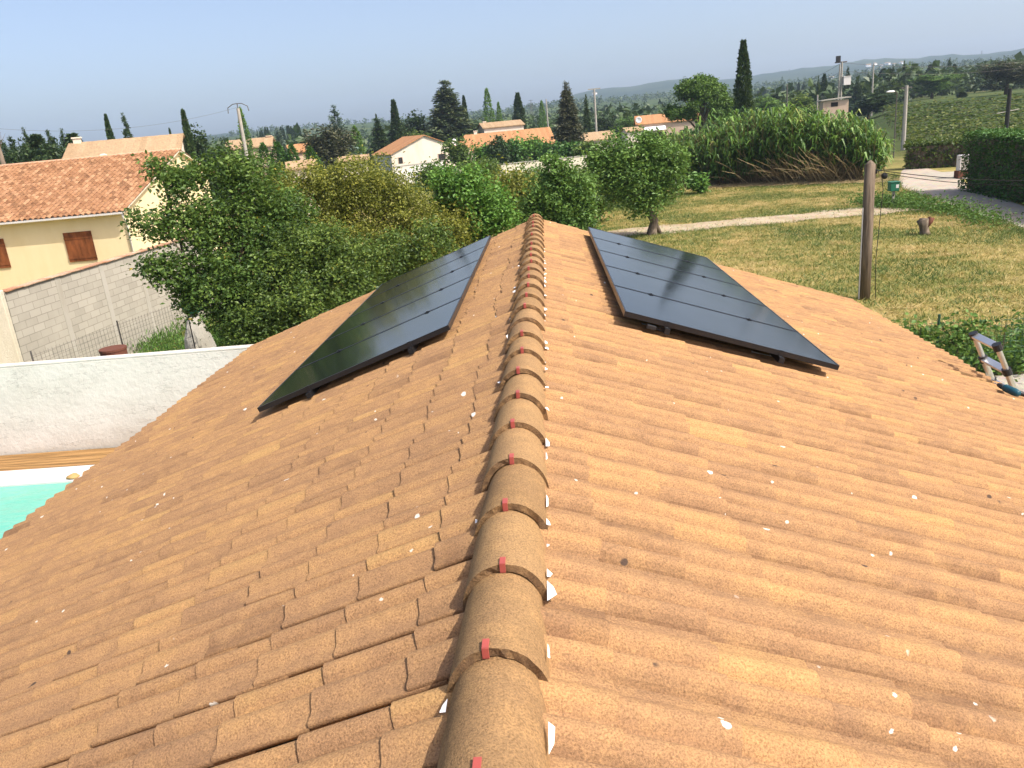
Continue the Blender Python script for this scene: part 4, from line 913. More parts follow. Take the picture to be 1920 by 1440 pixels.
# ------------------------------------------------------------------ simple houses of the village
def px2m(w, dist): return w*dist/F*1.0
def gable_house(name, label, px, py_eave, py_ridge, wpx, dist, depth, rz, wall='housewhite', roof='farroof', gable_front=False, windows=(), chim=None, dish=None, wall_h=None):
    c = atd(px, py_eave, dist); g = gz(c[0], c[1]); ez = max(2., c[2]-g); rz_ = max(.4, atd(px, py_ridge, dist)[2]-g-ez); w = px2m(wpx, dist)
    t = thing(name, (c[0], c[1], g), label, 'house', rz=R(rz))
    hw_ = w/2; d2 = depth/2; th = .14
    if gable_front: axx = lambda l, c_, z: (c_, l, z); hl_, hc = d2, hw_
    else: axx = lambda l, c_, z: (l, c_, z); hl_, hc = hw_, d2
    V = [axx(l, c_, z) for l in (-hl_, hl_) for c_, z in ((-hc, -1.5), (-hc, ez), (0, ez+rz_), (hc, ez), (hc, -1.5))]
    obj('wall', (V, [(0, 1, 2, 3, 4), (9, 8, 7, 6, 5), (0, 5, 6, 1), (1, 6, 7, 2), (2, 7, 8, 3), (3, 8, 9, 4)]), M[wall], t, local=True)
    o = .3; k = rz_/hc; tint_ = []
    for sg in (-1, 1):
        P = [(sg*(hc+o), ez-o*k+.02), (0, ez+rz_+.02), (0, ez+rz_+.02+th), (sg*(hc+o), ez-o*k+.02+th)]
        nseg = max(6, int(2*(hl_+o)/.5)); V, Fc = [], []
        for i in range(nseg+1):
            l = -hl_-o+i*2*(hl_+o)/nseg
            for j, (c_, z) in enumerate(P): V.append(axx(l, c_, z+(.02 if (i % 2 and j >= 2) else 0)))
        for i in range(nseg):
            for j in range(4): Fc.append((i*4+j, i*4+(j+1) % 4, (i+1)*4+(j+1) % 4, (i+1)*4+j))
        Fc += [(0, 3, 2, 1), tuple(nseg*4+j for j in range(4))]
        obj('roof', (V, Fc), M[roof], t, local=True, tint=np.random.default_rng(abs(hash(label)) % 99 if False else len(label)+sg).uniform(0, 1, len(Fc)))
    for (fx, z0, ww, hh) in windows:
        x = fx*hw_; yf_ = -(hc if not gable_front else hl_)
        wn = obj('window', box(x-ww/2, x+ww/2, yf_-.03, yf_+.02, z0, z0+hh), M['dark'], t, local=True)
        obj('frame', join(box(x-ww/2-.08, x-ww/2, yf_-.06, yf_+.02, z0, z0+hh), box(x+ww/2, x+ww/2+.08, yf_-.06, yf_+.02, z0, z0+hh), box(x-ww/2-.08, x+ww/2+.08, yf_-.06, yf_+.02, z0+hh, z0+hh+.08)), M['pink'], wn, local=True)
    if chim:
        fx, hh = chim; x = fx*hw_
        ch_ = obj('chimney', join(box(x-.3, x+.3, -.25, .25, ez+rz_*.5, ez+rz_+hh), box(x-.38, x+.38, -.33, .33, ez+rz_+hh, ez+rz_+hh+.12)), M[wall], t, local=True)
    if dish:
        fx, fz, rr = dish; x = fx*hw_
        V, Fc = [], []
        for i in range(4):
            for j in range(14):
                q = rr*i/3; V.append((x+q*math.cos(j*math.pi/7), -hc-.5+.25*(q/rr)**2*-rr, ez+fz+q*math.sin(j*math.pi/7)))
        Fc = [(i*14+j, i*14+(j+1) % 14, (i+1)*14+(j+1) % 14, (i+1)*14+j) for i in range(3) for j in range(14)]
        Fc += [tuple(f[::-1]) for f in []]
        ds = obj('satellite_dish', (V, Fc), M['under'], t, local=True, smooth=True); sm_ = ds.modifiers.new('s', 'SOLIDIFY'); sm_.thickness = .04
        obj('dish_arm', tube([(x, -hc-.5, ez+fz), (x, -hc+.05, ez+fz-.4)], .04, 6), M['palepole'], ds, local=True)
    return t
gable_house('tan_house', 'house with a pale tan roof and white chimney above the yellow house', 245, 292, 262, 165, 84, 7, 16, 'housewhite', 'palroof', False, (), (-.9, .5), (-.3, -.2, .55))
gable_house('stone_house', 'pinkish house with a flat looking tile roof behind the left utility pole', 472, 277, 262, 70, 112, 6, 12, 'pink', 'palroof', False, ((-.5, 1.2, .8, 1.), (.2, 1.2, .8, 1.)), (.9, .2))
gable_house('white_house', 'white house with a broad gable and satellite dish', 778, 284, 256, 122, 150, 14, 24, 'housewhite', 'farroof', True, ((-.75, 1.3, .7, 1.), (.45, .2, 1.2, 2.0)), None, (.85, .8, .8))
gable_house('long_house', 'long orange roofed house with a white chimney left of the big spruce', 953, 277, 247, 150, 155, 14, 8, 'housewhite', 'farroof', False, (), (-.75, .6))
gable_house('tall_house', 'white taller house rising behind the orange roofed house', 938, 238, 229, 70, 172, 9, 12, 'housewhite', 'palroof', False, (), (-.8, .3))
gable_house('low_house', 'low red roofed annex between white house and orange roofed house', 860, 278, 267, 44, 150, 6, 0, 'housewhite', 'farroof', False, ((-.1, 1., 2.4, .6),))
gable_house('cream_cottage', 'small cream cottage right of the big spruce', 1117, 262, 249, 56, 140, 8, 10, 'housewhite', 'palroof')
vh = gable_house('awning_house', 'orange roofed house with a white awning left of the umbrella pine', 1250, 229, 214, 106, 165, 9, -4, 'pink', 'farroof', False, ((-.35, .6, 3.2, 1.5), (.55, .6, 2.2, 1.6)), None, (-.95, .9, .6))
obj('awning', ([(-4.9, -6.2, 2.6), (-.6, -6.2, 2.6), (-.6, -4.52, 3.3), (-4.9, -4.52, 3.3), (-4.9, -6.2, 2.54), (-.6, -6.2, 2.54), (-.6, -4.52, 3.24), (-4.9, -4.52, 3.24)], [(0, 1, 2, 3), (7, 6, 5, 4), (0, 4, 5, 1), (1, 5, 6, 2), (0, 3, 7, 4)]), M['under'], vh, local=True)
gable_house('garden_shed', 'small white shed with a flat dark roof beside the awning house', 1184, 246, 240, 26, 150, 4, 10, 'housewhite', 'palroof')
gable_house('low_annex', 'low white annex with a pale tile roof above the olive bush', 664, 301, 294, 46, 95, 3, 12, 'housewhite', 'palroof')
gable_house('roof_shelter', 'small pale roofed shelter just above the tree tops at the left', 565, 314, 307, 40, 70, 2.5, 18, 'housewhite', 'palroof')
gable_house('orange_cottage', 'small cottage with an orange roof between clipped cypress and dark oak', 560, 285, 272, 34, 120, 6, 25, 'pink', 'farroof')
# walls of the village gardens
def long_wall(name, label, pxa, pya, pxb, pyb, da, db, h, mat):
    a_, b_ = atd(pxa, pya, da), atd(pxb, pyb, db); u = b_-a_; u[2] = 0; L = np.linalg.norm(u); u /= L; v = np.array([-u[1], u[0], 0])
    zt_ = (a_[2]+b_[2])/2
    t = thing(name, (*((a_+b_)/2)[:2], 0), label, 'wall')
    c = np.array([*((a_+b_)/2)[:2], zt_/2]); obj('render', obox(c, u, v, [0, 0, 1], L, .25, zt_), M[mat], t)
    c[2] = zt_+.035; obj('coping', obox(c, u, v, [0, 0, 1], L+.1, .36, .07), M['concrete'], t)
long_wall('boundary_wall', 'long cream garden wall stepping across behind the meadow trees', 850, 317, 1100, 293, 96, 100, 2, 'render2')
long_wall('grey_wall', 'pale grey garden wall in front of the white house', 738, 312, 832, 303, 100, 104, 2, 'white')

# ------------------------------------------------------------------ tree kinds for the distance (unit height meshes, shared by copies)
KIND = {}
def kind(key, crown, trunk, mat):
    V, Fc, tn = crown; KIND[key] = (mesh('crown', V, Fc, M[mat], tint=tn), mesh('trunk', *trunk, M['bark'], True))
def cyp(seed, n=5200, taper=1.0, ls=.035):
    rg = np.random.default_rng(seed); z = rg.uniform(.03, 1, n)
    prof = np.interp(z, [0, .08, .35, .6, .85, 1], [.6, .85, 1., .85*taper, .45*taper, .04]); an = rg.uniform(0, 2*math.pi, n)
    lump = 1+.16*np.sin(an*3+z*17+seed)+.12*np.sin(an*5-z*31); rr = .5*prof*lump*rg.uniform(.25, 1, n)**.5
    P = np.stack([rr*np.cos(an), rr*np.sin(an), z], 1); dr = np.stack([np.cos(an)*.5, np.sin(an)*.5, np.full(n, 1.3)], 1)*np.array([3, 3, 1])*.4
    V, Fc, tn = leaves(np.zeros((n, 3)), 1, .5, .3, np.clip(rg.beta(2, 2.4, n)+.25*(lump-1)*3, 0, 1), rg, dirs=dr)
    V = V.reshape(-1, 4, 3)*np.array([.14, .14, .032])*1.3+P[:, None, :]; return V.reshape(-1, 3), Fc, tn
def trunk_unit(w=.03, h=.6): return tube([(0, 0, -.03), (0, 0, h*.5), (0, 0, h)], [w, w*.7, w*.3], 6)
def fir(seed, tiers=16, per=9, droop=.3, sp=.5, m=26, w=.10):
    rg = np.random.default_rng(seed); P, dr = [], []
    for i in range(tiers):
        z = .08+.9*((i+(rg.uniform(-.45, .45) if 0 < i < tiers-1 else 0))/(tiers-1))**.95; rad = .5*(1-z)**.85*rg.uniform(.85, 1.1)+.008
        for k in range(per if i < tiers-3 else 5):
            an = rg.uniform(0, 2*math.pi); L = rad*rg.uniform(.65, 1.12); s = rg.uniform(.15, 1, m)
            zz = z-droop*.3*L*s**2+.05*s*L; c = np.stack([np.cos(an)*L*s, np.sin(an)*L*s, zz+rg.normal(0, .028)+rg.normal(0, .008, m)], 1)+rg.normal(0, .012, (m, 3))*np.array([2, 2, .7])
            P.append(c); dr.append(np.tile([math.cos(an), math.sin(an), -.1], (m, 1)))
    P.append(np.stack([np.zeros(30), np.zeros(30), rg.uniform(.88, 1.0, 30)], 1)); dr.append(np.tile([0, 0, 1.], (30, 1)))
    P, dr = np.vstack(P), np.vstack(dr); V, Fc, tn = leaves(np.zeros((len(P), 3)), 1, .55, .5, None, rg, dirs=dr)
    sc = (.50+.7*(1-P[:, 2]))[:, None, None]
    V = (V.reshape(-1, 4, 3)*np.array([w, w, w*.45])*sc+P[:, None, :]).reshape(-1, 3); return V, Fc, tn
def ball(seed, n=3200, flat=1., zc=.6, rz=.4, ls=.06, lob=9, sq=.7):
    rg = np.random.default_rng(seed); lb = []
    for k in range(lob):
        an = rg.uniform(0, 2*math.pi); q = rg.uniform(.1, .32); lb.append(((q*math.cos(an), q*math.sin(an), zc+rg.uniform(-.6, .7)*rz), (.2, .2, rz*.45)))
    lb.append(((0, 0, zc+.1*rz), (.34, .34, rz*.8)))
    P, ct, C = clumps(lb, n//14, 14, .03, rg, .35, 1.); V, Fc, tn = leaves(np.zeros((len(P), 3)), 1, .65, .4, np.clip(rg.beta(2, 2.4, len(P))+ct, 0, .95), rg)
    V = (V.reshape(-1, 4, 3)*np.array([ls*1.3, ls*1.3, ls*sq])+P[:, None, :]).reshape(-1, 3); return V, Fc, tn
def umb(seed):
    rg = np.random.default_rng(seed); lb = []
    for k in range(46):
        an = rg.uniform(0, 2*math.pi); q = .42*math.sqrt(rg.uniform(0, 1)); z = .55+.38*math.sqrt(max(0, 1-(q/.44)**2))-rg.uniform(0, .34)*(q/.42); lb.append(((q*math.cos(an), q*math.sin(an), z), (.11, .11, .07)))
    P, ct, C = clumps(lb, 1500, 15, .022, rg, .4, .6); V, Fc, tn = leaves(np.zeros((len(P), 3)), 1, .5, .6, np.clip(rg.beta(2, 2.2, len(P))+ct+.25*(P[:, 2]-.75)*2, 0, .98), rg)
    V = (V.reshape(-1, 4, 3)*.035+P[:, None, :]).reshape(-1, 3)
    return (V, Fc, tn), limbs((0.03, 0, 0), [c for c, _ in lb[::3]], .035, rg, .5)
kind('cyp1', cyp(1, taper=1.1), trunk_unit(), 'conif'); kind('cyp2', cyp(2, taper=.8), trunk_unit(), 'conif')
kind('fir1', fir(3, 20, 15), trunk_unit(.02, .95), 'conif'); kind('fir2', fir(4, 17, 15, .5), trunk_unit(.02, .95), 'conif')
kind('spruce', fir(12, 24, 20, .6, m=34, w=.075), trunk_unit(.02, .95), 'oak')
kind('cedar', fir(5, 20, 17, .1, .5, 40, .085), trunk_unit(.025, .95), 'cedar'); kind('bluecedar', fir(6, 12, 9, -.5, .5, 36, .09), trunk_unit(.02, .95), 'blue')
kind('oak', ball(7, 5200, zc=.55, rz=.42, ls=.045), trunk_unit(.04, .5), 'oak'); kind('green', ball(8, 3600, ls=.055), trunk_unit(.03, .5), 'leafC'); kind('green2', ball(9, 3600, ls=.055), trunk_unit(.03, .5), 'leafF')
kind('dark', ball(10, 3200, zc=.52, rz=.45), trunk_unit(.03, .5), 'conif'); kind('poplar', cyp(11, 1900, 1.2), trunk_unit(), 'leafF'); kind('thuja', cyp(13, 2400, 1.6), trunk_unit(), 'thuja')
uc, ut = umb(14); kind('umb', uc, ut, 'pine')
def plant(key, name, label, px, pytop, wpx, dist, group=None, cat='tree', rot=None, base=None):
    c = atd(px, pytop, dist); g = gz(c[0], c[1]) if base is None else base; h = max(1., c[2]-g); w = wpx*dist/F
    t = thing(name, (c[0], c[1], g), label, cat, group, rz=rng.uniform(0, 6.28) if rot is None else rot); t.scale = (w, w, h)
    for nm, me in zip(('crown', 'trunk'), KIND[key]):
        o = bpy.data.objects.new(nm, me); COL.objects.link(o); o.parent = t
    return t
plant('cyp1', 'cypress_tree', 'tall slim dark cypress standing alone above the reeds', 1394, 80, 27, 92)
plant('umb', 'umbrella_pine', 'big rounded bright green umbrella pine left of the tall cypress', 1308, 140, 128, 105, rot=1.2)
plant('spruce', 'spruce_tree', 'broad dark spruce at the right end of the orange roofed house', 1061, 158, 78, 120)
plant('cedar', 'cedar_tree', 'large spreading cedar behind the white house', 833, 152, 120, 172)
plant('cyp2', 'cypress_tree', 'slim cypress directly left of the spreading cedar', 737, 190, 22, 165)
plant('fir1', 'fir_tree', 'dark fir at the left edge of the cedar group, by the white house', 706, 222, 56, 160)
plant('fir2', 'fir_tree', 'dark fir under the slim cypress by the white house', 742, 220, 80, 168)
plant('dark', 'holm_oak', 'dark rounded tree between slim cypress and spreading cedar', 775, 208, 70, 175)
plant('green', 'garden_tree', 'bright domed tree just above the white house gable', 785, 243, 60, 165)
plant('cyp2', 'cypress_tree', 'thin dark cypress poking out right of the cedar crown', 869, 182, 14, 180)
plant('cyp2', 'cypress_tree', 'tiny thin cypress spike left of the slim cypress', 705, 216, 8, 185)
plant('poplar', 'poplar_tree', 'tall poplar behind the white taller house', 912, 168, 17, 200)
plant('poplar', 'poplar_tree', 'smaller poplar just right of the tall poplar', 934, 193, 11, 205)
plant('cyp1', 'cypress_tree', 'slender cypress right of the white taller house', 970, 176, 20, 190)
plant('poplar', 'poplar_tree', 'short poplar left of the broad spruce', 1015, 190, 12, 230)
plant('fir1', 'fir_tree', 'slim fir just right of the broad spruce', 1098, 178, 26, 150)
plant('oak', 'oak_tree', 'dark greyish holm oak left of centre', 612, 228, 106, 110)
plant('bluecedar', 'blue_cedar', 'blue grey cedar rising behind the dark oak', 625, 202, 84, 120)
plant('bluecedar', 'blue_cedar', 'small blue grey cedar beside the pinkish house', 522, 244, 50, 118)
plant('poplar', 'yellowing_tree', 'yellow green slim tree right of the dark oak', 664, 238, 24, 125)
for k, (px, pt_, w) in enumerate([(492, 270, 22), (518, 268, 30), (545, 272, 24), (580, 276, 24)]):
    plant('thuja', 'clipped_cypress', f'clipped green cypress column in front of the pinkish house, {["first", "second", "third", "fourth"][k]} from the left', px, pt_, w, 92, 'clipped cypress columns')
plant('cyp1', 'cypress_tree', 'leaning slim cypress left of the layered pine', 198, 218, 14, 95)
plant('fir2', 'pine_tree', 'layered dark pine above the tan roofed house', 231, 218, 44, 100)
plant('cyp2', 'cypress_tree', 'tiny cypress right behind the tan roofed house', 318, 244, 9, 100)
plant('cyp2', 'cypress_tree', 'round topped cypress right of the yellow house gable', 343, 210, 20, 84)
plant('dark', 'holm_oak', 'dark bushy tree behind the yellow house gable', 368, 236, 74, 86)
plant('dark', 'holm_oak', 'low dark tree right of the yellow house', 420, 262, 70, 88)
plant('poplar', 'poplar_tree', 'dark columnar tree behind the left utility pole', 450, 205, 19, 105)
for k, (px, pt_, w) in enumerate([(20, 258, 30), (45, 245, 26), (66, 256, 26), (90, 246, 26), (115, 247, 26), (134, 254, 26), (152, 268, 18), (5, 268, 30)]):
    plant(['fir1', 'fir2', 'cyp1'][k % 3], 'conifer', 'dark conifer in the row left of the tan roofed house', px, pt_, w*1.9, 92, 'conifers behind the yellow house roof')
for k, (px, pt_, w) in enumerate([(20, 276, 80), (70, 272, 80), (118, 270, 80), (45, 262, 50), (100, 260, 50)]):
    plant('dark', 'dark_thicket', 'low dark thicket under the conifer row at the left' , px, pt_, w, 90, 'low thickets under the conifers')
# right hand conifers and trees on the vineyard edge
for k, (px, pt_, w, d) in enumerate([(1535, 142, 10, 240), (1546, 140, 10, 245), (1590, 127, 20, 240), (1607, 150, 24, 230), (1657, 130, 18, 260), (1675, 126, 20, 250), (1696, 114, 12, 250), (1746, 122, 14, 300), (1781, 110, 16, 300), (1835, 122, 10, 320), (1790, 121, 9, 310), (1628, 140, 20, 260)]):
    plant(['fir1', 'cyp1', 'fir2'][k % 3], 'conifer', 'dark conifer in the tree belt behind the vineyard', px, pt_, w*1.25, d, 'conifers behind the vineyard')
for k, (px, pt_, w, d, kk, lb) in enumerate([(1630, 172, 90, 170, 'dark', 'dark rounded tree between brick hut and pale pole'), (1750, 142, 90, 230, 'green2', 'green broad tree behind the vine rows'), (1893, 108, 92, 190, 'oak', 'large dark tree behind the dark pole at the right edge'), (1712, 118, 44, 280, 'green', 'pale bushy tree behind the pale pole'),
                                           (1660, 160, 60, 200, 'dark', 'dark tree behind the street lamp'), (1500, 175, 70, 160, 'green', 'light green tree behind the reeds right of the tall cypress'), (1447, 182, 60, 170, 'green2', 'green tree right beside the tall cypress'), (1560, 185, 60, 190, 'dark', 'dark low tree behind the brick hut'),
                                           (1350, 200, 60, 120, 'green2', 'dark green tree under the umbrella pine'), (1130, 215, 60, 175, 'dark', 'dark tree right of the slim fir'), (1165, 222, 50, 185, 'green2', 'small green tree left of the awning house'), (1804, 172, 14, 200, 'cyp1', 'small dark cypress bush at the end of the vine rows'), (1400, 205, 80, 110, 'green', 'leafy tree at the foot of the tall cypress')]):
    plant(kk, 'broadleaf_tree', lb, px, pt_, w, d)
# distant windbreak rows
rg = np.random.default_rng(33)
for k in range(26):
    px = rg.uniform(480, 566); y_ = 281-.0936*(px-500)
    plant(['cyp1', 'fir1', 'cyp2'][k % 3], 'windbreak_cypress', 'small dark cypress in the far windbreak at the left horizon', px, y_-34-rg.uniform(0, 8), 7, 420, 'windbreak cypresses at the left horizon')
for k in range(30):
    px = rg.uniform(1400, 1570); y_ = 237-.0936*(px-960)
    plant(['cyp1', 'fir1', 'cyp2'][k % 3], 'windbreak_cypress', 'small dark cypress in the far windbreak below the hills', px, y_-22-rg.uniform(0, 9), 7, 520, 'windbreak cypresses below the hills')
for k in range(22):
    px = rg.choice([rg.uniform(1105, 1140), rg.uniform(1180, 1250), rg.uniform(1060, 1110)]); y_ = 237-.0936*(px-960)
    plant(['cyp1', 'fir1', 'cyp2'][k % 3], 'windbreak_cypress', 'small dark cypress in the far rows left of the umbrella pine', px, y_-16-rg.uniform(0, 10), 6, 480, 'windbreak cypresses left of the umbrella pine')
# woods and hedgerows that read as one mass
def woods():
    rg = np.random.default_rng(44); Vs, Ts = [], []
    n = 9000
    d = 210*(2100/210)**rg.uniform(0, 1, n)**.9; az = np.radians(rg.uniform(-36, 36, n)); x, y = d*np.sin(az), d*np.cos(az)
    g = np.array([noise.noise((a_*.006, b_*.006, 1.)) for a_, b_ in zip(x, y)])
    belt = np.abs(np.sin(d*.012+np.array([noise.noise((q*3, 0, 5)) for q in az])*2)) < .28
    viney = (x > 24) & (d < 262) & (np.degrees(az) > 23)
    ok = ((g > .02) | belt) & ~viney & ((d > 260) | (np.abs(np.degrees(az)) > 4)); x, y, d = x[ok], y[ok], d[ok]; T0 = terrain(x, y)
    h = rg.uniform(3.5, 9, len(x)); w = h*rg.uniform(.5, .9, len(x))
    m = 26
    u = rg.normal(0, 1, (len(x), m, 3)); u /= np.linalg.norm(u, axis=2, keepdims=True); u *= rg.uniform(.5, 1, (len(x), m, 1))**.5
    P = np.stack([x, y, T0+h*.5], 1)[:, None, :]+u*np.stack([w*.5, w*.5, h*.5], 1)[:, None, :]
    P = P.reshape(-1, 3); base = np.repeat(rg.uniform(0, .6, len(x)), m); s = np.repeat(h*.30, m)
    V, Fc, tn = leaves(P, s, .8, .4, np.clip(base+rg.normal(.1, .14, len(P)), 0, .9), rg)
    return V, Fc, tn
V, Fc, tn = woods()
M['wood'] = leaf_mat('wood_mass', [(0, (0.0317, 0.0605, 0.0216)), (0.5, (0.0576, 0.095, 0.0288)), (1, (0.108, 0.151, 0.0504))], .1)
tag(obj('woodland', (V, Fc), M['wood'], tint=tn, loc=(0, 600, 0)), 'distant woods and hedgerows spread over the valley floor', 'woodland', None, 'stuff')
# far white houses on the hillside
for k, (px, py) in enumerate([(1628, 123), (1640, 121), (1652, 124), (1664, 120), (1648, 130), (1676, 122), (1632, 131), (1690, 119), (1115, 176), (1560, 147)]):
    d = 2500.; c = atd(px, py, d)
    for d in np.arange(1900, 3300, 20):
        c = atd(px, py, d)
        if c[2] < gz(c[0], c[1])+2: break
    t = thing('hillside_house', (c[0], c[1], gz(c[0], c[1])-1), 'tiny white house of the village on the hillside', 'house', 'white houses on the hillside', rz=k*.7)
    obj('wall', box(-6, 6, -4, 4, 0, 5), M['under'], t, local=True)
    obj('roof', ([(-6.6, -4.6, 5), (6.6, -4.6, 5), (6.6, 4.6, 5), (-6.6, 4.6, 5), (-6.6, 0, 7), (6.6, 0, 7)], [(0, 1, 5, 4), (2, 3, 4, 5), (0, 4, 3), (1, 2, 5), (0, 3, 2, 1)]), M['palroof'], t, local=True, tint=[.5]*5)

# ------------------------------------------------------------------ poles, lamp, transformer, hut, pylons
def upole(name, label, px, pytop, dist, rad, mat, arms=None, cat='utility pole'):
    c = atd(px, pytop, dist); g = gz(c[0], c[1]); t = thing(name, (c[0], c[1], g), label, cat)
    obj('shaft', tube([(c[0], c[1], g), (c[0], c[1], c[2])], [rad*1.35, rad], 8), M[mat], t)
    return t, c
t, c = upole('utility_pole', 'pale wooden utility pole with a curved crossarm above the left trees', 446, 203, 75, .14, 'palepole')
obj('crossarm', join(tube([c+[-.9, 0, -.35], c+[-.85, 0, .1], c+[-.4, 0, .35], c+[0, 0, .38], c+[.4, 0, .35], c+[.85, 0, .1], c+[.9, 0, -.3]], .035, 6), tube([c, c+[0, 0, .4]], .04, 6)), M['greywire'], t)
t, c = upole('utility_pole', 'pale utility pole with a flat T crossarm right of the spruce', 1114, 167, 165, .17, 'palepole')
obj('crossarm', box(c[0]-1.2, c[0]+1.2, c[1]-.08, c[1]+.08, c[2]-.08, c[2]+.12), M['palepole'], t)
t, c = upole('utility_pole', 'thin pole just left of the spruce', 1024, 186, 190, .13, 'palepole')
t, c = upole('utility_pole', 'tall pale concrete pole beside the street lamp', 1700, 160, 88, .17, 'palepole')
cp = c
obj('crossarm', box(c[0]-.5, c[0]+.5, c[1]-.05, c[1]+.05, c[2]-.25, c[2]-.15), M['greywire'], t)
t, c = upole('utility_pole', 'dark wooden pole in the vineyard at the right edge', 1894, 166, 82, .15, 'wire')
obj('crossarm', tube([c+[-.9, 0, -1.9], c+[.9, 0, -1.7]], .04, 6), M['palepole'], t); cdk = c
t, c = upole('utility_pole', 'pale pole behind the vineyard left of the tall concrete pole', 1638, 120, 190, .15, 'palepole')
t, c = upole('utility_pole', 'thin grey pole among the trees left of the brick hut', 1476, 158, 150, .10, 'greywire')
t, c = upole('utility_pole', 'short thin pole at the left end of the brick hut', 1533, 178, 112, .09, 'palepole')
t, c = upole('utility_pole', 'far pale pole standing in the trees behind the vineyard', 1847, 128, 300, .2, 'palepole')
# transformer pole
t, c = upole('transformer_pole', 'twin leg electricity pole with a pale transformer box behind the brick hut', 1579, 116, 118, .11, 'palepole')
g = gz(c[0], c[1]); obj('leg', tube([(c[0]-.45, c[1], g), (c[0]-.25, c[1], c[2]-.3)], [.13, .10], 8), M['palepole'], t)
obj('crossarm', box(c[0]-.9, c[0]+.6, c[1]-.07, c[1]+.07, c[2]-.1, c[2]+.05), M['greywire'], t)
obj('switch', box(c[0]-.75, c[0]-.25, c[1]-.2, c[1]+.2, c[2]+.05, c[2]+.75), M['blackplastic'], t)
z = atd(1585, 152, 118)[2]; obj('transformer', join(box(c[0]+.15, c[0]+1.05, c[1]-.4, c[1]+.3, z-.5, z+.5), box(c[0]+.08, c[0]+1.12, c[1]-.45, c[1]+.35, z+.5, z+.58)), M['pvc'], t, bevel=.03); ctr = c
hb = atd(1563, 206, 110); gh = gz(hb[0], hb[1]); zt_ = atd(1563, 186, 110)[2]
t = thing('brick_hut', (hb[0], hb[1], gh), 'small pinkish brick hut with a sloping flat roof above the reeds', 'hut', rz=R(-8))
obj('wall', box(-1.45, 1.45, -1.2, 1.2, 0, zt_-gh-.15), M['pink'], t, local=True)
obj('roof', ([(-1.7, -1.45, zt_-gh-.12), (1.7, -1.45, zt_-gh+.02), (1.7, 1.45, zt_-gh+.02), (-1.7, 1.45, zt_-gh-.12), (-1.7, -1.45, zt_-gh), (1.7, -1.45, zt_-gh+.16), (1.7, 1.45, zt_-gh+.16), (-1.7, 1.45, zt_-gh)], [(3, 2, 1, 0), (4, 5, 6, 7), (0, 1, 5, 4), (1, 2, 6, 5), (2, 3, 7, 6), (3, 0, 4, 7)]), M['concrete'], t, local=True)
obj('window', box(-.55, .25, -1.22, -1.18, zt_-gh-.85, zt_-gh-.35), M['dark'], t, local=True)
# street lamp
c = atd(1682, 172, 80); t = thing('street_lamp', (c[0], c[1], 0), 'slim street lamp with a white head in front of the pale pole', 'street lamp')
obj('shaft', tube([(c[0], c[1], 0), (c[0], c[1], c[2]-.1), (c[0]-.1, c[1], c[2]), (c[0]-.5, c[1], c[2]+.05)], [.06, .045, .04, .03], 8), M['greywire'], t)
V, Fc = sphere((c[0]-.55, c[1], c[2]+.05), (.38, .16, .10)); obj('lamp_head', (V, Fc), M['under'], t, smooth=True)
# wires
for dz, lb in ((0, 'upper'), (-.5, 'lower')):
    wire('power_line', ctr+[0, 0, -.1+dz*2], atd(2050, 95-dz*20, 150), 1.2, f'{lb} pale wire crossing the tree belt right of the transformer', .018, 'wires over the vineyard', 'greywire')
    wire('power_line', ctr+[0, 0, -.1+dz*2], atd(1380, 190-dz*14, 150), 1., f'{lb} pale wire running left from the transformer', .016, 'wires left of the transformer', 'greywire')
wire('power_line', cp+[0, 0, -.2], cdk+[0, 0, -1.8], .6, 'wire strung between tall concrete pole and dark pole', .012, None, 'greywire')
wire('power_line', cp+[0, 0, -2.5], atd(1520, 245, 66), .5, 'thin wire dipping across the reeds', .010)
wire('power_line', atd(446, 201, 75), atd(-60, 236, 75), 1., 'faint wire running left across the sky from the left utility pole', .008, None, 'greywire')
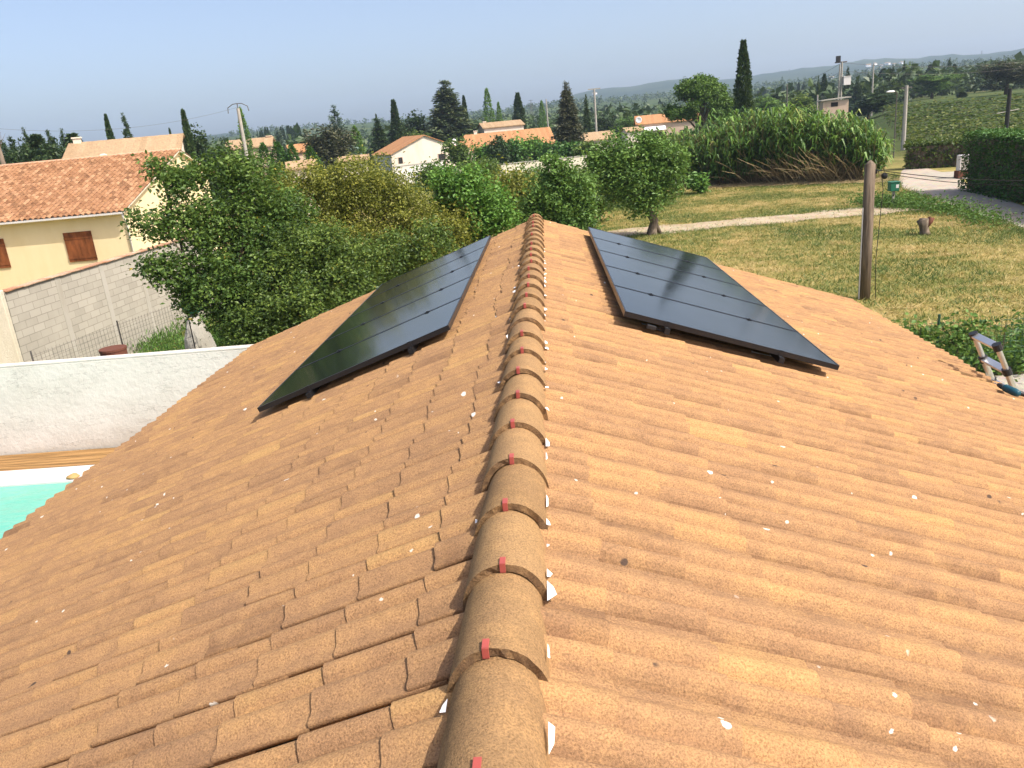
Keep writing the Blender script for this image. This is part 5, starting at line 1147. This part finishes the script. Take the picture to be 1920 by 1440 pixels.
# lattice pylons on the skyline
def pylon(px, pyt, d, hpx, label):
    c = atd(px, pyt, d); h = hpx*d/F; g = c[2]-h; x, y = c[0], c[1]; t = thing('pylon', (x, y, g), label, 'pylon'); w = h*.10; gs = []
    for sx in (-1, 1):
        for sy in (-1, 1): gs.append(tube([(x+sx*w, y+sy*w, g), (x+sx*w*.25, y+sy*w*.25, g+h*.75), (x+sx*w*.15, y+sy*w*.1, g+h)], h*.008, 4))
    for k in range(7):
        z0, z1 = g+h*k/9, g+h*(k+1)/9; w0, w1 = w*(1-k/9*.95), w*(1-(k+1)/9*.95)
        gs += [tube([(x-w0, y-w0, z0), (x+w1, y-w1, z1)], h*.005, 4), tube([(x+w0, y-w0, z0), (x-w1, y-w1, z1)], h*.005, 4)]
    obj('tower', join(*gs), M['greywire'], t)
    obj('arm', join(*[box(x-h*f, x+h*f, y-h*.01, y+h*.01, g+h*z, g+h*z+h*.012) for f, z in ((.22, .70), (.17, .84), (.12, .96))]), M['greywire'], t)
pylon(1841, 95, 2900, 14, 'lattice pylon on the hill crest at the right')
pylon(1480, 130, 2900, 14, 'lattice pylon on the hill skyline right of the tall cypress')
pylon(995, 187, 700, 36, 'lattice pylon left of the spruce')
# bare tree and old pole at the far left
c = atd(8, 300, 78); t = thing('bare_tree', (c[0], c[1], 0), 'bare leafless tree with a thick grey trunk at the left edge', 'tree')
rg = np.random.default_rng(17); tz = atd(2, 268, 78)[2]
b = np.array([c[0], c[1], 0.]); gs = [tube([b, b+[-.1, 0, tz*.6], b+[-.22, 0, tz]], [.24, .20, .17], 10)]
for k in range(16):
    s = b+[-.2, 0, tz*rg.uniform(.88, 1)]; d_ = np.array([rg.uniform(-.5, .75), rg.uniform(-.4, .4), rg.uniform(.3, 1.)]); L = rg.uniform(1.2, 2.8)
    gs.append(tube([s, s+d_*L*.5, s+d_*L+[rg.normal(0, .15), 0, .1]], [.03, .018, .006], 5))
obj('trunk', gs[0], M['pole'], t, smooth=True); obj('branches', join(*gs[1:]), M['bark'], t, smooth=True)

# ------------------------------------------------------------------ haze
b = bpy.data.materials.new('haze'); b.use_nodes = True; tr = b.node_tree
tr.nodes.remove(tr.nodes['Principled BSDF'])
pv = tr.nodes.new('ShaderNodeVolumePrincipled'); pv.inputs['Color'].default_value = (.60, .76, 1.0, 1); pv.inputs['Density'].default_value = .00021; pv.inputs['Anisotropy'].default_value = .2
tr.links.new(pv.outputs[0], tr.nodes['Material Output'].inputs['Volume'])
tag(obj('haze', box(-4350, 4350, -4350, 4350, -3, 210), b), 'thin blue summer haze over the whole valley', 'haze', None, 'stuff')
